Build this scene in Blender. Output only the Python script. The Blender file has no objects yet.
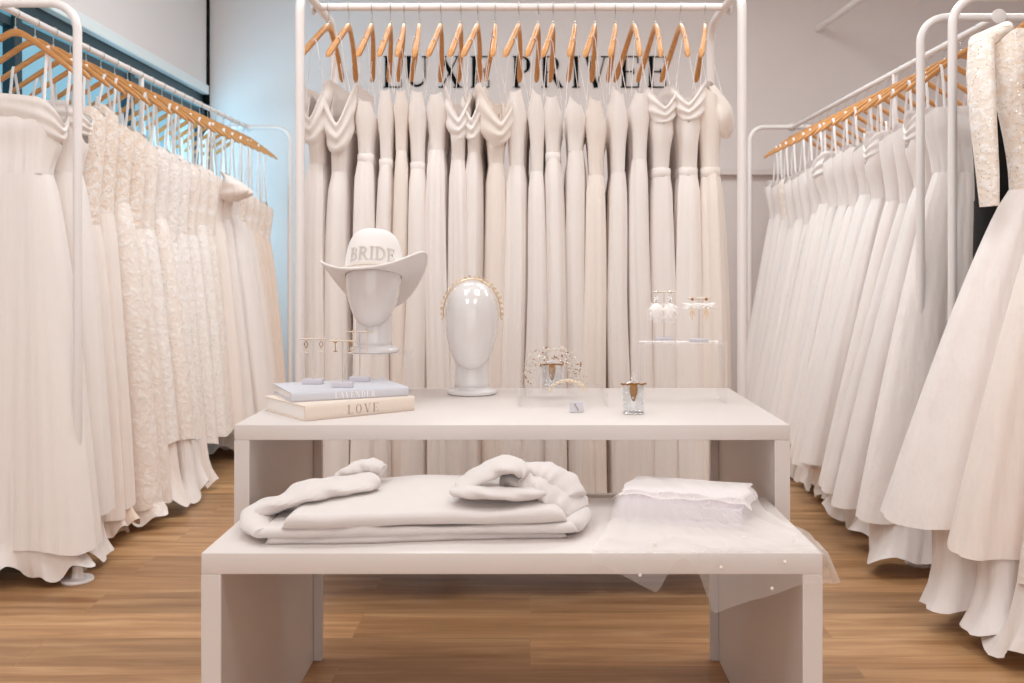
import bpy, bmesh, math, random
import numpy as np
from mathutils import Vector, Matrix

random.seed(7)
PI = math.pi
sc = bpy.context.scene
COL = sc.collection
F = 996.0            # focal length in pixels of the 1024 x 683 frame
CAMZ = 1.04

ORD = ['first', 'second', 'third', 'fourth', 'fifth', 'sixth', 'seventh', 'eighth', 'ninth', 'tenth', 'eleventh',
       'twelfth', 'thirteenth', 'fourteenth', 'fifteenth', 'sixteenth', 'seventeenth', 'eighteenth', 'nineteenth',
       'twentieth', 'twenty-first', 'twenty-second', 'twenty-third', 'twenty-fourth', 'twenty-fifth']

# ------------------------------------------------------------------ materials
def nodes_of(m):
    m.use_nodes = True
    nt = m.node_tree
    return nt, nt.nodes, nt.links, nt.nodes['Principled BSDF']

def lin(r, g, b):
    def f(c):
        c /= 255.0
        return c / 12.92 if c <= .04045 else ((c + .055) / 1.055) ** 2.4
    return (f(r), f(g), f(b), 1)

def mat(name, col, rough=.5, metal=0.0, sheen=0.0, spec=.5, bump=None, vary=0.0, vscale=3.0, coat=0.0):
    """plain surface with optional slow colour variation and fine bump"""
    m = bpy.data.materials.new(name)
    nt, N, L, b = nodes_of(m)
    b.inputs['Base Color'].default_value = col
    b.inputs['Roughness'].default_value = rough
    b.inputs['Metallic'].default_value = metal
    b.inputs['Specular IOR Level'].default_value = spec
    if sheen:
        b.inputs['Sheen Weight'].default_value = sheen
        b.inputs['Sheen Roughness'].default_value = .5
    if coat:
        b.inputs['Coat Weight'].default_value = coat
        b.inputs['Coat Roughness'].default_value = .06
    if vary or bump:
        tc = N.new('ShaderNodeTexCoord')
        if vary:
            n = N.new('ShaderNodeTexNoise'); n.inputs['Scale'].default_value = vscale
            n.inputs['Detail'].default_value = 4
            L.new(tc.outputs['Object'], n.inputs['Vector'])
            r = N.new('ShaderNodeValToRGB')
            r.color_ramp.elements[0].position = .3; r.color_ramp.elements[1].position = .7
            r.color_ramp.elements[0].color = tuple(c * (1 - vary) for c in col[:3]) + (1,)
            r.color_ramp.elements[1].color = tuple(min(1, c * (1 + vary * .5)) for c in col[:3]) + (1,)
            L.new(n.outputs['Fac'], r.inputs['Fac']); L.new(r.outputs['Color'], b.inputs['Base Color'])
        if bump:
            sc_, st = bump
            n2 = N.new('ShaderNodeTexNoise'); n2.inputs['Scale'].default_value = sc_
            n2.inputs['Detail'].default_value = 3
            L.new(tc.outputs['Object'], n2.inputs['Vector'])
            bp = N.new('ShaderNodeBump'); bp.inputs['Strength'].default_value = st
            bp.inputs['Distance'].default_value = .004
            L.new(n2.outputs['Fac'], bp.inputs['Height']); L.new(bp.outputs['Normal'], b.inputs['Normal'])
    return m

def fabric(name, col, rough=.7, sheen=.25, crease=.25):
    """cloth with soft vertical creases (stretched noise) and a fine weave"""
    m = bpy.data.materials.new(name)
    nt, N, L, b = nodes_of(m)
    b.inputs['Base Color'].default_value = col
    b.inputs['Roughness'].default_value = rough
    b.inputs['Specular IOR Level'].default_value = .25
    b.inputs['Sheen Weight'].default_value = sheen
    tc = N.new('ShaderNodeTexCoord')
    mp = N.new('ShaderNodeMapping'); mp.inputs['Scale'].default_value = (1, 1, .09)
    L.new(tc.outputs['Object'], mp.inputs['Vector'])
    n = N.new('ShaderNodeTexNoise'); n.inputs['Scale'].default_value = 38; n.inputs['Detail'].default_value = 3
    L.new(mp.outputs['Vector'], n.inputs['Vector'])
    n2 = N.new('ShaderNodeTexNoise'); n2.inputs['Scale'].default_value = 9; n2.inputs['Detail'].default_value = 3
    L.new(tc.outputs['Object'], n2.inputs['Vector'])
    ad = N.new('ShaderNodeMath'); ad.operation = 'MULTIPLY_ADD'; ad.inputs[1].default_value = .8
    L.new(n2.outputs['Fac'], ad.inputs[0]); L.new(n.outputs['Fac'], ad.inputs[2])
    bp = N.new('ShaderNodeBump'); bp.inputs['Strength'].default_value = crease
    bp.inputs['Distance'].default_value = .02
    L.new(ad.outputs['Value'], bp.inputs['Height']); L.new(bp.outputs['Normal'], b.inputs['Normal'])
    return m

def lace(name, ground, thread, scale=34, spark=.0, fill=.5):
    """floral lace: thread motifs over a ground net, raised, with optional crystal specks"""
    m = bpy.data.materials.new(name)
    nt, N, L, b = nodes_of(m)
    b.inputs['Roughness'].default_value = .6
    b.inputs['Sheen Weight'].default_value = .2
    tc = N.new('ShaderNodeTexCoord')
    wn = N.new('ShaderNodeTexNoise'); wn.inputs['Scale'].default_value = 14
    L.new(tc.outputs['Object'], wn.inputs['Vector'])
    mx = N.new('ShaderNodeMix'); mx.data_type = 'VECTOR'; mx.inputs['Factor'].default_value = .06
    L.new(tc.outputs['Object'], mx.inputs['A']); L.new(wn.outputs['Color'], mx.inputs['B'])
    v = N.new('ShaderNodeTexVoronoi'); v.feature = 'SMOOTH_F1'; v.inputs['Scale'].default_value = scale
    L.new(mx.outputs['Result'], v.inputs['Vector'])
    n = N.new('ShaderNodeTexNoise'); n.inputs['Scale'].default_value = scale * .45; n.inputs['Detail'].default_value = 5
    L.new(tc.outputs['Object'], n.inputs['Vector'])
    su = N.new('ShaderNodeMath'); su.operation = 'SUBTRACT'
    L.new(n.outputs['Fac'], su.inputs[0])
    ml = N.new('ShaderNodeMath'); ml.operation = 'MULTIPLY'; ml.inputs[1].default_value = .5
    L.new(v.outputs['Distance'], ml.inputs[0]); L.new(ml.outputs['Value'], su.inputs[1])
    r = N.new('ShaderNodeValToRGB')
    r.color_ramp.elements[0].position = .34 - .1 * fill; r.color_ramp.elements[1].position = .46 - .1 * fill
    r.color_ramp.elements[0].color = ground; r.color_ramp.elements[1].color = thread
    L.new(su.outputs['Value'], r.inputs['Fac']); L.new(r.outputs['Color'], b.inputs['Base Color'])
    bp = N.new('ShaderNodeBump'); bp.inputs['Strength'].default_value = .6; bp.inputs['Distance'].default_value = .008
    L.new(su.outputs['Value'], bp.inputs['Height']); L.new(bp.outputs['Normal'], b.inputs['Normal'])
    if spark:
        v2 = N.new('ShaderNodeTexVoronoi'); v2.inputs['Scale'].default_value = 95
        L.new(tc.outputs['Object'], v2.inputs['Vector'])
        lt = N.new('ShaderNodeMath'); lt.operation = 'LESS_THAN'; lt.inputs[1].default_value = spark
        L.new(v2.outputs['Distance'], lt.inputs[0])
        L.new(lt.outputs['Value'], b.inputs['Metallic'])
        rr = N.new('ShaderNodeMapRange'); rr.inputs['To Min'].default_value = .6; rr.inputs['To Max'].default_value = .12
        L.new(lt.outputs['Value'], rr.inputs['Value']); L.new(rr.outputs['Result'], b.inputs['Roughness'])
        wn2 = N.new('ShaderNodeVectorMath'); wn2.operation = 'SUBTRACT'
        wn2.inputs[1].default_value = (.5, .5, .5)
    return m

def clear(name, tint=(1, 1, 1, 1), alpha=.86, rough=.03, edge=.5):
    """clear acrylic or glass: transparent with fresnel gloss"""
    m = bpy.data.materials.new(name); m.use_nodes = True
    nt = m.node_tree; N = nt.nodes; L = nt.links; N.clear()
    out = N.new('ShaderNodeOutputMaterial')
    tr = N.new('ShaderNodeBsdfTransparent'); tr.inputs['Color'].default_value = tint
    gl = N.new('ShaderNodeBsdfGlossy'); gl.inputs['Roughness'].default_value = rough
    gl.inputs['Color'].default_value = (.95, .95, .97, 1)
    lw = N.new('ShaderNodeLayerWeight'); lw.inputs['Blend'].default_value = edge
    mr = N.new('ShaderNodeMapRange'); mr.inputs['To Min'].default_value = (1 - alpha) * .4
    mr.inputs['To Max'].default_value = .2
    L.new(lw.outputs['Fresnel'], mr.inputs['Value'])
    mix = N.new('ShaderNodeMixShader')
    L.new(mr.outputs['Result'], mix.inputs['Fac']); L.new(tr.outputs[0], mix.inputs[1]); L.new(gl.outputs[0], mix.inputs[2])
    L.new(mix.outputs[0], out.inputs['Surface'])
    return m

def sheer(name, col, opacity=.4):
    """fine net: partly see-through diffuse cloth"""
    m = bpy.data.materials.new(name); m.use_nodes = True
    nt = m.node_tree; N = nt.nodes; L = nt.links; N.clear()
    out = N.new('ShaderNodeOutputMaterial')
    tr = N.new('ShaderNodeBsdfTransparent')
    df = N.new('ShaderNodeBsdfDiffuse'); df.inputs['Color'].default_value = col
    tl = N.new('ShaderNodeBsdfTranslucent'); tl.inputs['Color'].default_value = col
    m1 = N.new('ShaderNodeMixShader'); m1.inputs['Fac'].default_value = .4
    L.new(df.outputs[0], m1.inputs[1]); L.new(tl.outputs[0], m1.inputs[2])
    lw = N.new('ShaderNodeLayerWeight'); lw.inputs['Blend'].default_value = .3
    mr = N.new('ShaderNodeMapRange'); mr.inputs['To Min'].default_value = opacity; mr.inputs['To Max'].default_value = min(1, opacity * 1.9)
    L.new(lw.outputs['Facing'], mr.inputs['Value'])
    mix = N.new('ShaderNodeMixShader')
    L.new(mr.outputs['Result'], mix.inputs['Fac']); L.new(tr.outputs[0], mix.inputs[1]); L.new(m1.outputs[0], mix.inputs[2])
    L.new(mix.outputs[0], out.inputs['Surface'])
    return m

def floor_mat():
    m = bpy.data.materials.new('oak_planks')
    nt, N, L, b = nodes_of(m)
    tc = N.new('ShaderNodeTexCoord')
    br = N.new('ShaderNodeTexBrick')
    br.offset = .37; br.inputs['Scale'].default_value = 1
    br.inputs['Brick Width'].default_value = 1.35; br.inputs['Row Height'].default_value = .2
    br.inputs['Mortar Size'].default_value = .0012; br.inputs['Mortar Smooth'].default_value = .1
    br.inputs['Color1'].default_value = (.0, .0, .0, 1); br.inputs['Color2'].default_value = (1, 1, 1, 1)
    br.inputs['Mortar'].default_value = (.3, .3, .3, 1)
    L.new(tc.outputs['Object'], br.inputs['Vector'])
    ad = N.new('ShaderNodeVectorMath'); ad.operation = 'MULTIPLY_ADD'
    ad.inputs[1].default_value = (3.7, 1.9, 0)
    L.new(br.outputs['Color'], ad.inputs[0]); L.new(tc.outputs['Object'], ad.inputs[2])
    mp = N.new('ShaderNodeMapping'); mp.inputs['Scale'].default_value = (1.1, 13, 1)
    L.new(ad.outputs['Vector'], mp.inputs['Vector'])
    n = N.new('ShaderNodeTexNoise'); n.inputs['Scale'].default_value = 1.6; n.inputs['Detail'].default_value = 7
    n.inputs['Roughness'].default_value = .6; n.inputs['Distortion'].default_value = .6
    L.new(mp.outputs['Vector'], n.inputs['Vector'])
    r = N.new('ShaderNodeValToRGB')
    e = r.color_ramp.elements
    e[0].position = .28; e[0].color = lin(148, 106, 66)
    e[1].position = .72; e[1].color = lin(208, 168, 124)
    k = e.new(.5); k.color = lin(182, 139, 97)
    L.new(n.outputs['Fac'], r.inputs['Fac'])
    mx = N.new('ShaderNodeMix'); mx.data_type = 'RGBA'; mx.blend_type = 'MULTIPLY'; mx.inputs['Factor'].default_value = 1
    tr = N.new('ShaderNodeValToRGB')
    tr.color_ramp.elements[0].color = (.72, .69, .66, 1); tr.color_ramp.elements[1].color = (1.06, 1.04, 1.02, 1)
    L.new(br.outputs['Color'], tr.inputs['Fac'])
    L.new(r.outputs['Color'], mx.inputs['A']); L.new(tr.outputs['Color'], mx.inputs['B'])
    L.new(mx.outputs['Result'], b.inputs['Base Color'])
    b.inputs['Roughness'].default_value = .42
    b.inputs['Specular IOR Level'].default_value = .4
    bp = N.new('ShaderNodeBump'); bp.inputs['Strength'].default_value = .12; bp.inputs['Distance'].default_value = .003
    L.new(n.outputs['Fac'], bp.inputs['Height']); L.new(bp.outputs['Normal'], b.inputs['Normal'])
    return m

M = {}
M['floor'] = floor_mat()
M['wall'] = mat('painted_wall', lin(216, 208, 206), .85, spec=.2, bump=(120, .05), vary=.015)
M['bulkhead'] = mat('painted_bulkhead', lin(226, 222, 222), .85, spec=.2)
M['ceiling'] = mat('ceiling_paint', (.85, .84, .83, 1), .9)
M['frame_dark'] = mat('dark_teal_window_frame', lin(22, 54, 64), .4, vary=.1)
M['frame_teal'] = mat('teal_frame_inset', lin(90, 160, 185), .4)
M['reveal'] = mat('white_reveal', lin(225, 235, 238), .7)
M['rack'] = mat('white_powder_coat', lin(236, 231, 230), .28, spec=.5, vary=.01, coat=.2)
M['table'] = mat('white_lacquer', lin(217, 209, 205), .38, spec=.35, vary=.008)
M['steel'] = mat('hook_steel', (.55, .53, .5, 1), .3, 1.0)
def wood():
    m = bpy.data.materials.new('hanger_wood')
    nt, N, L, b = nodes_of(m)
    tc = N.new('ShaderNodeTexCoord'); mp = N.new('ShaderNodeMapping'); mp.inputs['Scale'].default_value = (6, 60, 60)
    L.new(tc.outputs['Object'], mp.inputs['Vector'])
    n = N.new('ShaderNodeTexNoise'); n.inputs['Scale'].default_value = 2; n.inputs['Detail'].default_value = 5
    L.new(mp.outputs['Vector'], n.inputs['Vector'])
    r = N.new('ShaderNodeValToRGB'); r.color_ramp.elements[0].color = lin(176, 112, 56); r.color_ramp.elements[1].color = lin(226, 168, 104)
    L.new(n.outputs['Fac'], r.inputs['Fac']); L.new(r.outputs['Color'], b.inputs['Base Color'])
    b.inputs['Roughness'].default_value = .35
    return m
M['wood'] = wood()
M['ribbon'] = mat('loop_ribbon', lin(243, 240, 240), .5, sheen=.2)
M['crepe'] = fabric('ivory_crepe', lin(236, 229, 225), .75, .3, .09)
M['crepe2'] = fabric('warm_ivory_crepe', lin(236, 226, 218), .7, .3, .1)
M['satin'] = fabric('ivory_satin', lin(239, 232, 228), .42, .2, .15)
M['nude'] = fabric('nude_lining', lin(216, 184, 150), .6, .2, .2)
M['white'] = fabric('white_mikado', lin(235, 229, 227), .6, .3, .25)
M['tulle'] = fabric('soft_white_tulle', lin(238, 231, 228), .9, .45, .35)
M['tulle_blush'] = fabric('blush_tulle', lin(240, 222, 208), .9, .45, .35)
M['tulle_ivory'] = fabric('ivory_tulle', lin(240, 230, 224), .9, .45, .35)
M['lace'] = lace('ivory_floral_lace', lin(240, 229, 221), lin(246, 240, 236), 70)
M['lace_nude'] = lace('nude_beaded_lace', lin(238, 222, 208), lin(245, 238, 233), 95, spark=.16, fill=.9)
M['glitter'] = lace('glitter_tulle', lin(241, 233, 228), lin(245, 240, 237), 80, spark=.15, fill=1)
M['sequin'] = lace('sequin_mesh', lin(240, 229, 218), lin(247, 243, 240), 75, spark=.2, fill=.8)
M['black'] = mat('black_cloth', (.012, .011, .011, 1), .8)
M['head'] = mat('gloss_white_plastic', lin(222, 218, 218), .12, spec=.6, coat=.5)
M['felt'] = mat('white_felt', lin(232, 227, 225), .95, sheen=.4, bump=(300, .2))
M['pearl'] = mat('pearl', lin(238, 228, 216), .22, spec=.6, coat=.5)
M['rhine'] = mat('pearl_lettering', lin(216, 208, 201), .25, spec=.7, coat=.4)
M['gold'] = mat('pale_gold', lin(230, 206, 174), .32, .85)
M['bronze'] = mat('antique_gold', lin(158, 112, 62), .35, .9)
M['crystal'] = mat('crystal', (.92, .92, .93, 1), .08, .25, spec=1.0)
M['silver'] = mat('silver', (.78, .77, .76, 1), .18, 1.0)
M['champagne'] = mat('champagne_metal', lin(212, 198, 184), .45, .6)
M['acrylic'] = clear('clear_acrylic', (.985, .985, .985, 1), .9)
M['glass'] = clear('clear_glass', (.95, .96, .965, 1), .82, edge=.6)
M['pane'] = clear('window_glass', (.9, .97, 1, 1), .93, edge=.25)
M['slab'] = mat('lilac_grey_block', lin(206, 202, 210), .35)
M['lav'] = mat('lavender_cover', lin(206, 207, 215), .6, vary=.02)
M['cream'] = mat('cream_cloth_cover', lin(230, 216, 204), .75, bump=(260, .2), vary=.02)
M['paper'] = mat('page_edges', lin(240, 236, 232), .9, bump=(240, .25))
M['ink_white'] = mat('white_foil', lin(246, 246, 248), .4)
M['ink_brown'] = mat('taupe_foil', lin(168, 146, 132), .5)
M['ink_black'] = mat('black_acrylic', (.006, .008, .008, 1), .9, spec=.05)
M['jersey'] = mat('white_jersey', lin(213, 205, 202), .9, sheen=.4, bump=(26, .55))
M['print'] = mat('raised_white_print', lin(238, 233, 232), .7)
M['box'] = mat('white_card', lin(218, 212, 219), .6)
M['veil'] = sheer('veil_net', lin(247, 243, 242), .24)
M['veil2'] = sheer('folded_veil_net', lin(248, 244, 243), .55)
M['feather'] = mat('white_feather', lin(246, 243, 241), .9, sheen=.6)

# ------------------------------------------------------------------ mesh helpers
def mesh_from(name, verts, faces, m, smooth=True, sharp=None):
    me = bpy.data.meshes.new(name)
    me.from_pydata([tuple(v) for v in verts], [], faces)
    me.validate(clean_customdata=False)
    me.materials.append(m)
    if smooth:
        me.polygons.foreach_set('use_smooth', [True] * len(me.polygons))
    me.update()
    if smooth and sharp:
        me.set_sharp_from_angle(angle=math.radians(sharp))
    return me

def link(name, me, parent=None, loc=None, rotz=None):
    o = bpy.data.objects.new(name, me)
    COL.objects.link(o)
    if parent is not None: o.parent = parent
    if loc is not None: o.location = loc
    if rotz is not None: o.rotation_euler = (0, 0, rotz)
    return o

class MB:
    def __init__(s): s.v = []; s.f = []
    def add(s, verts, faces):
        k = len(s.v); s.v += [tuple(p) for p in verts]; s.f += [tuple(i + k for i in f) for f in faces]
        return s
    def box(s, x0, y0, z0, x1, y1, z1, r=.0015, seg=1):
        bm = bmesh.new()
        bmesh.ops.create_cube(bm, size=1)
        for v in bm.verts:
            v.co = Vector(((x0 + x1) / 2 + v.co.x * (x1 - x0), (y0 + y1) / 2 + v.co.y * (y1 - y0), (z0 + z1) / 2 + v.co.z * (z1 - z0)))
        if r: bmesh.ops.bevel(bm, geom=bm.edges[:], offset=r, segments=seg, affect='EDGES', profile=.5)
        bm.verts.index_update()
        s.add([v.co[:] for v in bm.verts], [[v.index for v in f.verts] for f in bm.faces]); bm.free()
        return s
    def tube(s, pts, r, n=10, cap=True, closed=False, flat=None):
        """sweep along pts; r scalar or list; flat = (a, b) scales of the section"""
        P = [Vector(p) for p in pts]; m = len(P)
        R = r if isinstance(r, (list, tuple)) else [r] * m
        T = []
        for i in range(m):
            if closed: t = P[(i + 1) % m] - P[i - 1]
            else: t = P[min(i + 1, m - 1)] - P[max(i - 1, 0)]
            T.append(t.normalized() if t.length > 1e-9 else Vector((0, 0, 1)))
        up = Vector((0, 0, 1)) if abs(T[0].z) < .9 else Vector((1, 0, 0))
        nrm = (up - T[0] * up.dot(T[0])).normalized()
        vs = []; fs = []
        for i in range(m):
            nrm = (nrm - T[i] * nrm.dot(T[i]))
            nrm = nrm.normalized() if nrm.length > 1e-6 else T[i].orthogonal().normalized()
            bn = T[i].cross(nrm)
            fa, fb = flat or (1, 1)
            for k in range(n):
                a = 2 * PI * k / n
                vs.append(P[i] + nrm * (math.cos(a) * R[i] * fa) + bn * (math.sin(a) * R[i] * fb))
        for i in range(m if closed else m - 1):
            j = (i + 1) % m
            for k in range(n):
                l = (k + 1) % n
                fs.append((i * n + k, i * n + l, j * n + l, j * n + k))
        if cap and not closed:
            fs.append(tuple(range(n - 1, -1, -1))); fs.append(tuple((m - 1) * n + k for k in range(n)))
        return s.add(vs, fs)
    def lathe(s, prof, n=32, c=(0, 0, 0), sx=1, sy=1, cap=True):
        vs = []; fs = []
        for (r, z) in prof:
            for k in range(n):
                a = 2 * PI * k / n
                vs.append((c[0] + math.cos(a) * r * sx, c[1] + math.sin(a) * r * sy, c[2] + z))
        for i in range(len(prof) - 1):
            for k in range(n):
                l = (k + 1) % n
                fs.append((i * n + k, i * n + l, (i + 1) * n + l, (i + 1) * n + k))
        if cap:
            fs.append(tuple(range(n - 1, -1, -1))); fs.append(tuple((len(prof) - 1) * n + k for k in range(n)))
        return s.add(vs, fs)
    def ball(s, c, r, n=8, sz=1.0):
        vs = [(c[0], c[1], c[2] - r * sz)]; m = max(4, n // 2 + 1)
        fs = []
        for i in range(1, m):
            ph = -PI / 2 + PI * i / m
            for k in range(n):
                a = 2 * PI * k / n
                vs.append((c[0] + r * math.cos(ph) * math.cos(a), c[1] + r * math.cos(ph) * math.sin(a), c[2] + r * sz * math.sin(ph)))
        vs.append((c[0], c[1], c[2] + r * sz)); last = len(vs) - 1
        for k in range(n): fs.append((0, 1 + (k + 1) % n, 1 + k))
        for i in range(m - 2):
            for k in range(n):
                l = (k + 1) % n
                fs.append((1 + i * n + k, 1 + i * n + l, 1 + (i + 1) * n + l, 1 + (i + 1) * n + k))
        b = 1 + (m - 2) * n
        for k in range(n): fs.append((b + k, b + (k + 1) % n, last))
        return s.add(vs, fs)
    def grid(s, fn, nu, nv, closeu=False):
        vs = [fn(i / (nu if closeu else nu - 1), j / (nv - 1)) for j in range(nv) for i in range(nu)]
        fs = []
        for j in range(nv - 1):
            for i in range(nu if closeu else nu - 1):
                k = (i + 1) % nu
                fs.append((j * nu + i, j * nu + k, (j + 1) * nu + k, (j + 1) * nu + i))
        return s.add(vs, fs)
    def xf(s, mtx, start=0):
        s.v = s.v[:start] + [tuple(mtx @ Vector(p)) for p in s.v[start:]]
        return s
    def build(s, name, m, parent=None, smooth=True, sharp=40, loc=None, rotz=None):
        return link(name, mesh_from(name, s.v, s.f, m, smooth, sharp), parent, loc, rotz)

def thing(name, label, cat, loc=(0, 0, 0), rotz=0, group=None):
    o = bpy.data.objects.new(name, None); COL.objects.link(o)
    o.empty_display_size = .05
    o.location = loc; o.rotation_euler = (0, 0, rotz)
    tag(o, label, cat, group)
    return o

def tag(o, label, cat, group=None):
    o['label'] = label; o['category'] = cat
    if group: o['group'] = group
    return o

def struct(o):
    o['kind'] = 'structure'; return o

def px(x, y, Y):
    """world point at depth Y seen at photo pixel (x, y)"""
    return Vector(((x - 530) * Y / F, Y, CAMZ - (y - 268) * Y / F))

# ------------------------------------------------------------------ setting
XL, XR, YB, YF_, ZC = -2.14, 3.5, 6.62, -2.6, 3.15
struct(MB().box(XL - .2, YF_, -.08, XR + .1, YB + .1, 0, 0).build('floor', M['floor'], smooth=False))
struct(MB().box(XL - .2, YF_, ZC, XR + .1, YB + .1, ZC + .1, 0).build('ceiling', M['ceiling'], smooth=False))
struct(MB().box(XL - .2, YB, 0, XR + .1, YB + .1, ZC, 0).build('wall_back', M['wall'], smooth=False))
struct(MB().box(XR, YF_, 0, XR + .1, YB, ZC, 0).build('wall_right', M['wall'], smooth=False))
struct(MB().box(XL - .2, YF_ - .1, 0, XR + .1, YF_, ZC, 0).build('wall_front', M['wall'], smooth=False))
# left wall: bulkhead over a long window band, low wall under it
wl = MB()
wl.box(XL - .12, YF_, 2.245, XL, YB - .03, ZC, 0)
wl.box(XL - .12, YF_, 0, XL, 3.2, 2.245, 0)
wl.box(XL - .12, 3.2, 0, XL, YB, .06, 0)
struct(wl.build('wall_left', M['bulkhead'], smooth=False))
struct(MB().box(XL - .03, YB - .035, 0, XL + .012, YB, ZC, 0).build('corner_shade_strip', M['ink_black'], smooth=False))  # black strip painted in for the shade of the corner gap
win = MB()
win.box(XL - .06, 3.2, 2.12, XL - .02, YB, 2.185, .003)
for y in (3.2, 4.15, 5.35, 6.52):
    win.box(XL - .06, y, .06, XL - .005, y + .06, 2.12, .003)
win.box(XL - .06, 3.2, 2.045, XL - .02, YB, 2.085, .003)
win.box(XL - .06, 3.2, .06, XL - .005, YB, .12, .003)
w1 = struct(win.build('window_1', M['frame_dark'], smooth=False))
p_ = MB().box(XL - .044, 3.22, .1, XL - .038, YB - .02, 2.13, 0).build('window_pane', M['pane'], w1, smooth=False)
MB().box(XL - .056, 3.2, 2.085, XL - .022, YB, 2.12, 0).build('frame_inset', M['frame_teal'], w1, smooth=False)
struct(MB().box(XL - .10, 3.2, 2.185, XL + .02, YB - .04, 2.245, .004).build('trim_2', M['reveal'], smooth=False))
struct(MB().box(1.0, YB - .05, 1.655, 2.9, YB, 1.695, .003).build('trim_3', M['wall'], smooth=False))
struct(MB().box(XR - .012, YF_, 0, XR, YB, .09, .002).build('baseboard_right', M['ceiling'], smooth=False))
# white conduit arm running forward from the back wall under the ceiling
arm = MB()
a0 = px(818, 29, YB); a1 = px(859, 0, 5.9); dd = a1 - a0
arm.tube([a0, a0 + dd * 1.0, a0 + dd * 2.2], .022, 12)
arm.tube([a0 + dd * 1.6, (a0 + dd * 1.6) + Vector((0, 0, ZC - (a0 + dd * 1.6).z))], .008, 8)
tag(arm.build('ceiling_pole', M['rack']), 'white slanting pole high on the grey back wall above the right rack', 'pole')

# ------------------------------------------------------------------ lettering (high-contrast serif capitals)
def stroke_letter(ch):
    """strokes in a unit cap-height box: ('l',x0,y0,x1,y1,w) lines, ('a',cx,cy,rx,ry,a0,a1,w0,w1) arcs; returns strokes, width"""
    T, H = .13, .028
    if ch == 'L': return [('l', .14, 0, .14, 1, T), ('l', .03, .99, .25, .99, H), ('l', .03, .01, .6, .01, H), ('l', .585, .0, .585, .24, H)], .64
    if ch == 'U': return [('l', .16, .3, .16, 1, T), ('l', .03, .99, .3, .99, H), ('a', .42, .3, .26, .28, 180, 360, T, H), ('l', .68, .3, .68, 1, H), ('l', .58, .99, .78, .99, H)], .82
    if ch == 'X': return [('l', .12, 1, .66, 0, T), ('l', .64, 1, .12, 0, H), ('l', .02, .99, .28, .99, H), ('l', .54, .99, .76, .99, H), ('l', .02, .01, .24, .01, H), ('l', .5, .01, .78, .01, H)], .8
    if ch == 'E': return [('l', .14, 0, .14, 1, T), ('l', .03, .99, .6, .99, H), ('l', .03, .01, .62, .01, H), ('l', .2, .51, .45, .51, H), ('l', .59, .78, .59, 1, H), ('l', .61, 0, .61, .24, H), ('l', .45, .42, .45, .6, H)], .66
    if ch == 'P': return [('l', .14, 0, .14, 1, T), ('l', .03, .99, .35, .99, H), ('l', .03, .01, .26, .01, H), ('l', .2, .47, .35, .47, H), ('a', .35, .73, .24, .26, -90, 90, H, T)], .64
    if ch == 'R': return [('l', .14, 0, .14, 1, T), ('l', .03, .99, .35, .99, H), ('l', .03, .01, .26, .01, H), ('l', .2, .49, .35, .49, H), ('a', .35, .74, .24, .25, -90, 90, H, T), ('l', .36, .49, .64, 0, T), ('l', .6, .01, .74, .01, H)], .74
    if ch == 'I': return [('l', .16, 0, .16, 1, T), ('l', .04, .99, .28, .99, H), ('l', .04, .01, .28, .01, H)], .32
    if ch == 'V': return [('l', .12, 1, .4, 0, T), ('l', .42, 0, .68, 1, H), ('l', .0, .99, .26, .99, H), ('l', .56, .99, .8, .99, H)], .8
    if ch == 'A': return [('l', .38, 1, .68, 0, T), ('l', .36, 1, .08, 0, H), ('l', .2, .35, .56, .35, H), ('l', 0, .01, .2, .01, H), ('l', .54, .01, .8, .01, H)], .8
    if ch == 'N': return [('l', .12, 0, .12, 1, H), ('l', .14, 1, .7, 0, T), ('l', .7, 0, .7, 1, H), ('l', .0, .99, .2, .99, H), ('l', .6, .99, .82, .99, H), ('l', .02, .01, .22, .01, H)], .84
    if ch == 'D': return [('l', .14, 0, .14, 1, T), ('l', .03, .99, .3, .99, H), ('l', .03, .01, .3, .01, H), ('a', .3, .5, .4, .49, -90, 90, H, T)], .78
    if ch == 'O': return [('a', .4, .5, .34, .49, 0, 360, T, T)], .8
    if ch == 'B': return [('l', .14, 0, .14, 1, T), ('l', .03, .99, .35, .99, H), ('l', .03, .01, .37, .01, H), ('a', .33, .75, .21, .24, -90, 90, H, T), ('a', .35, .26, .25, .25, -90, 90, H, T)], .66
    return [], .35

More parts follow.
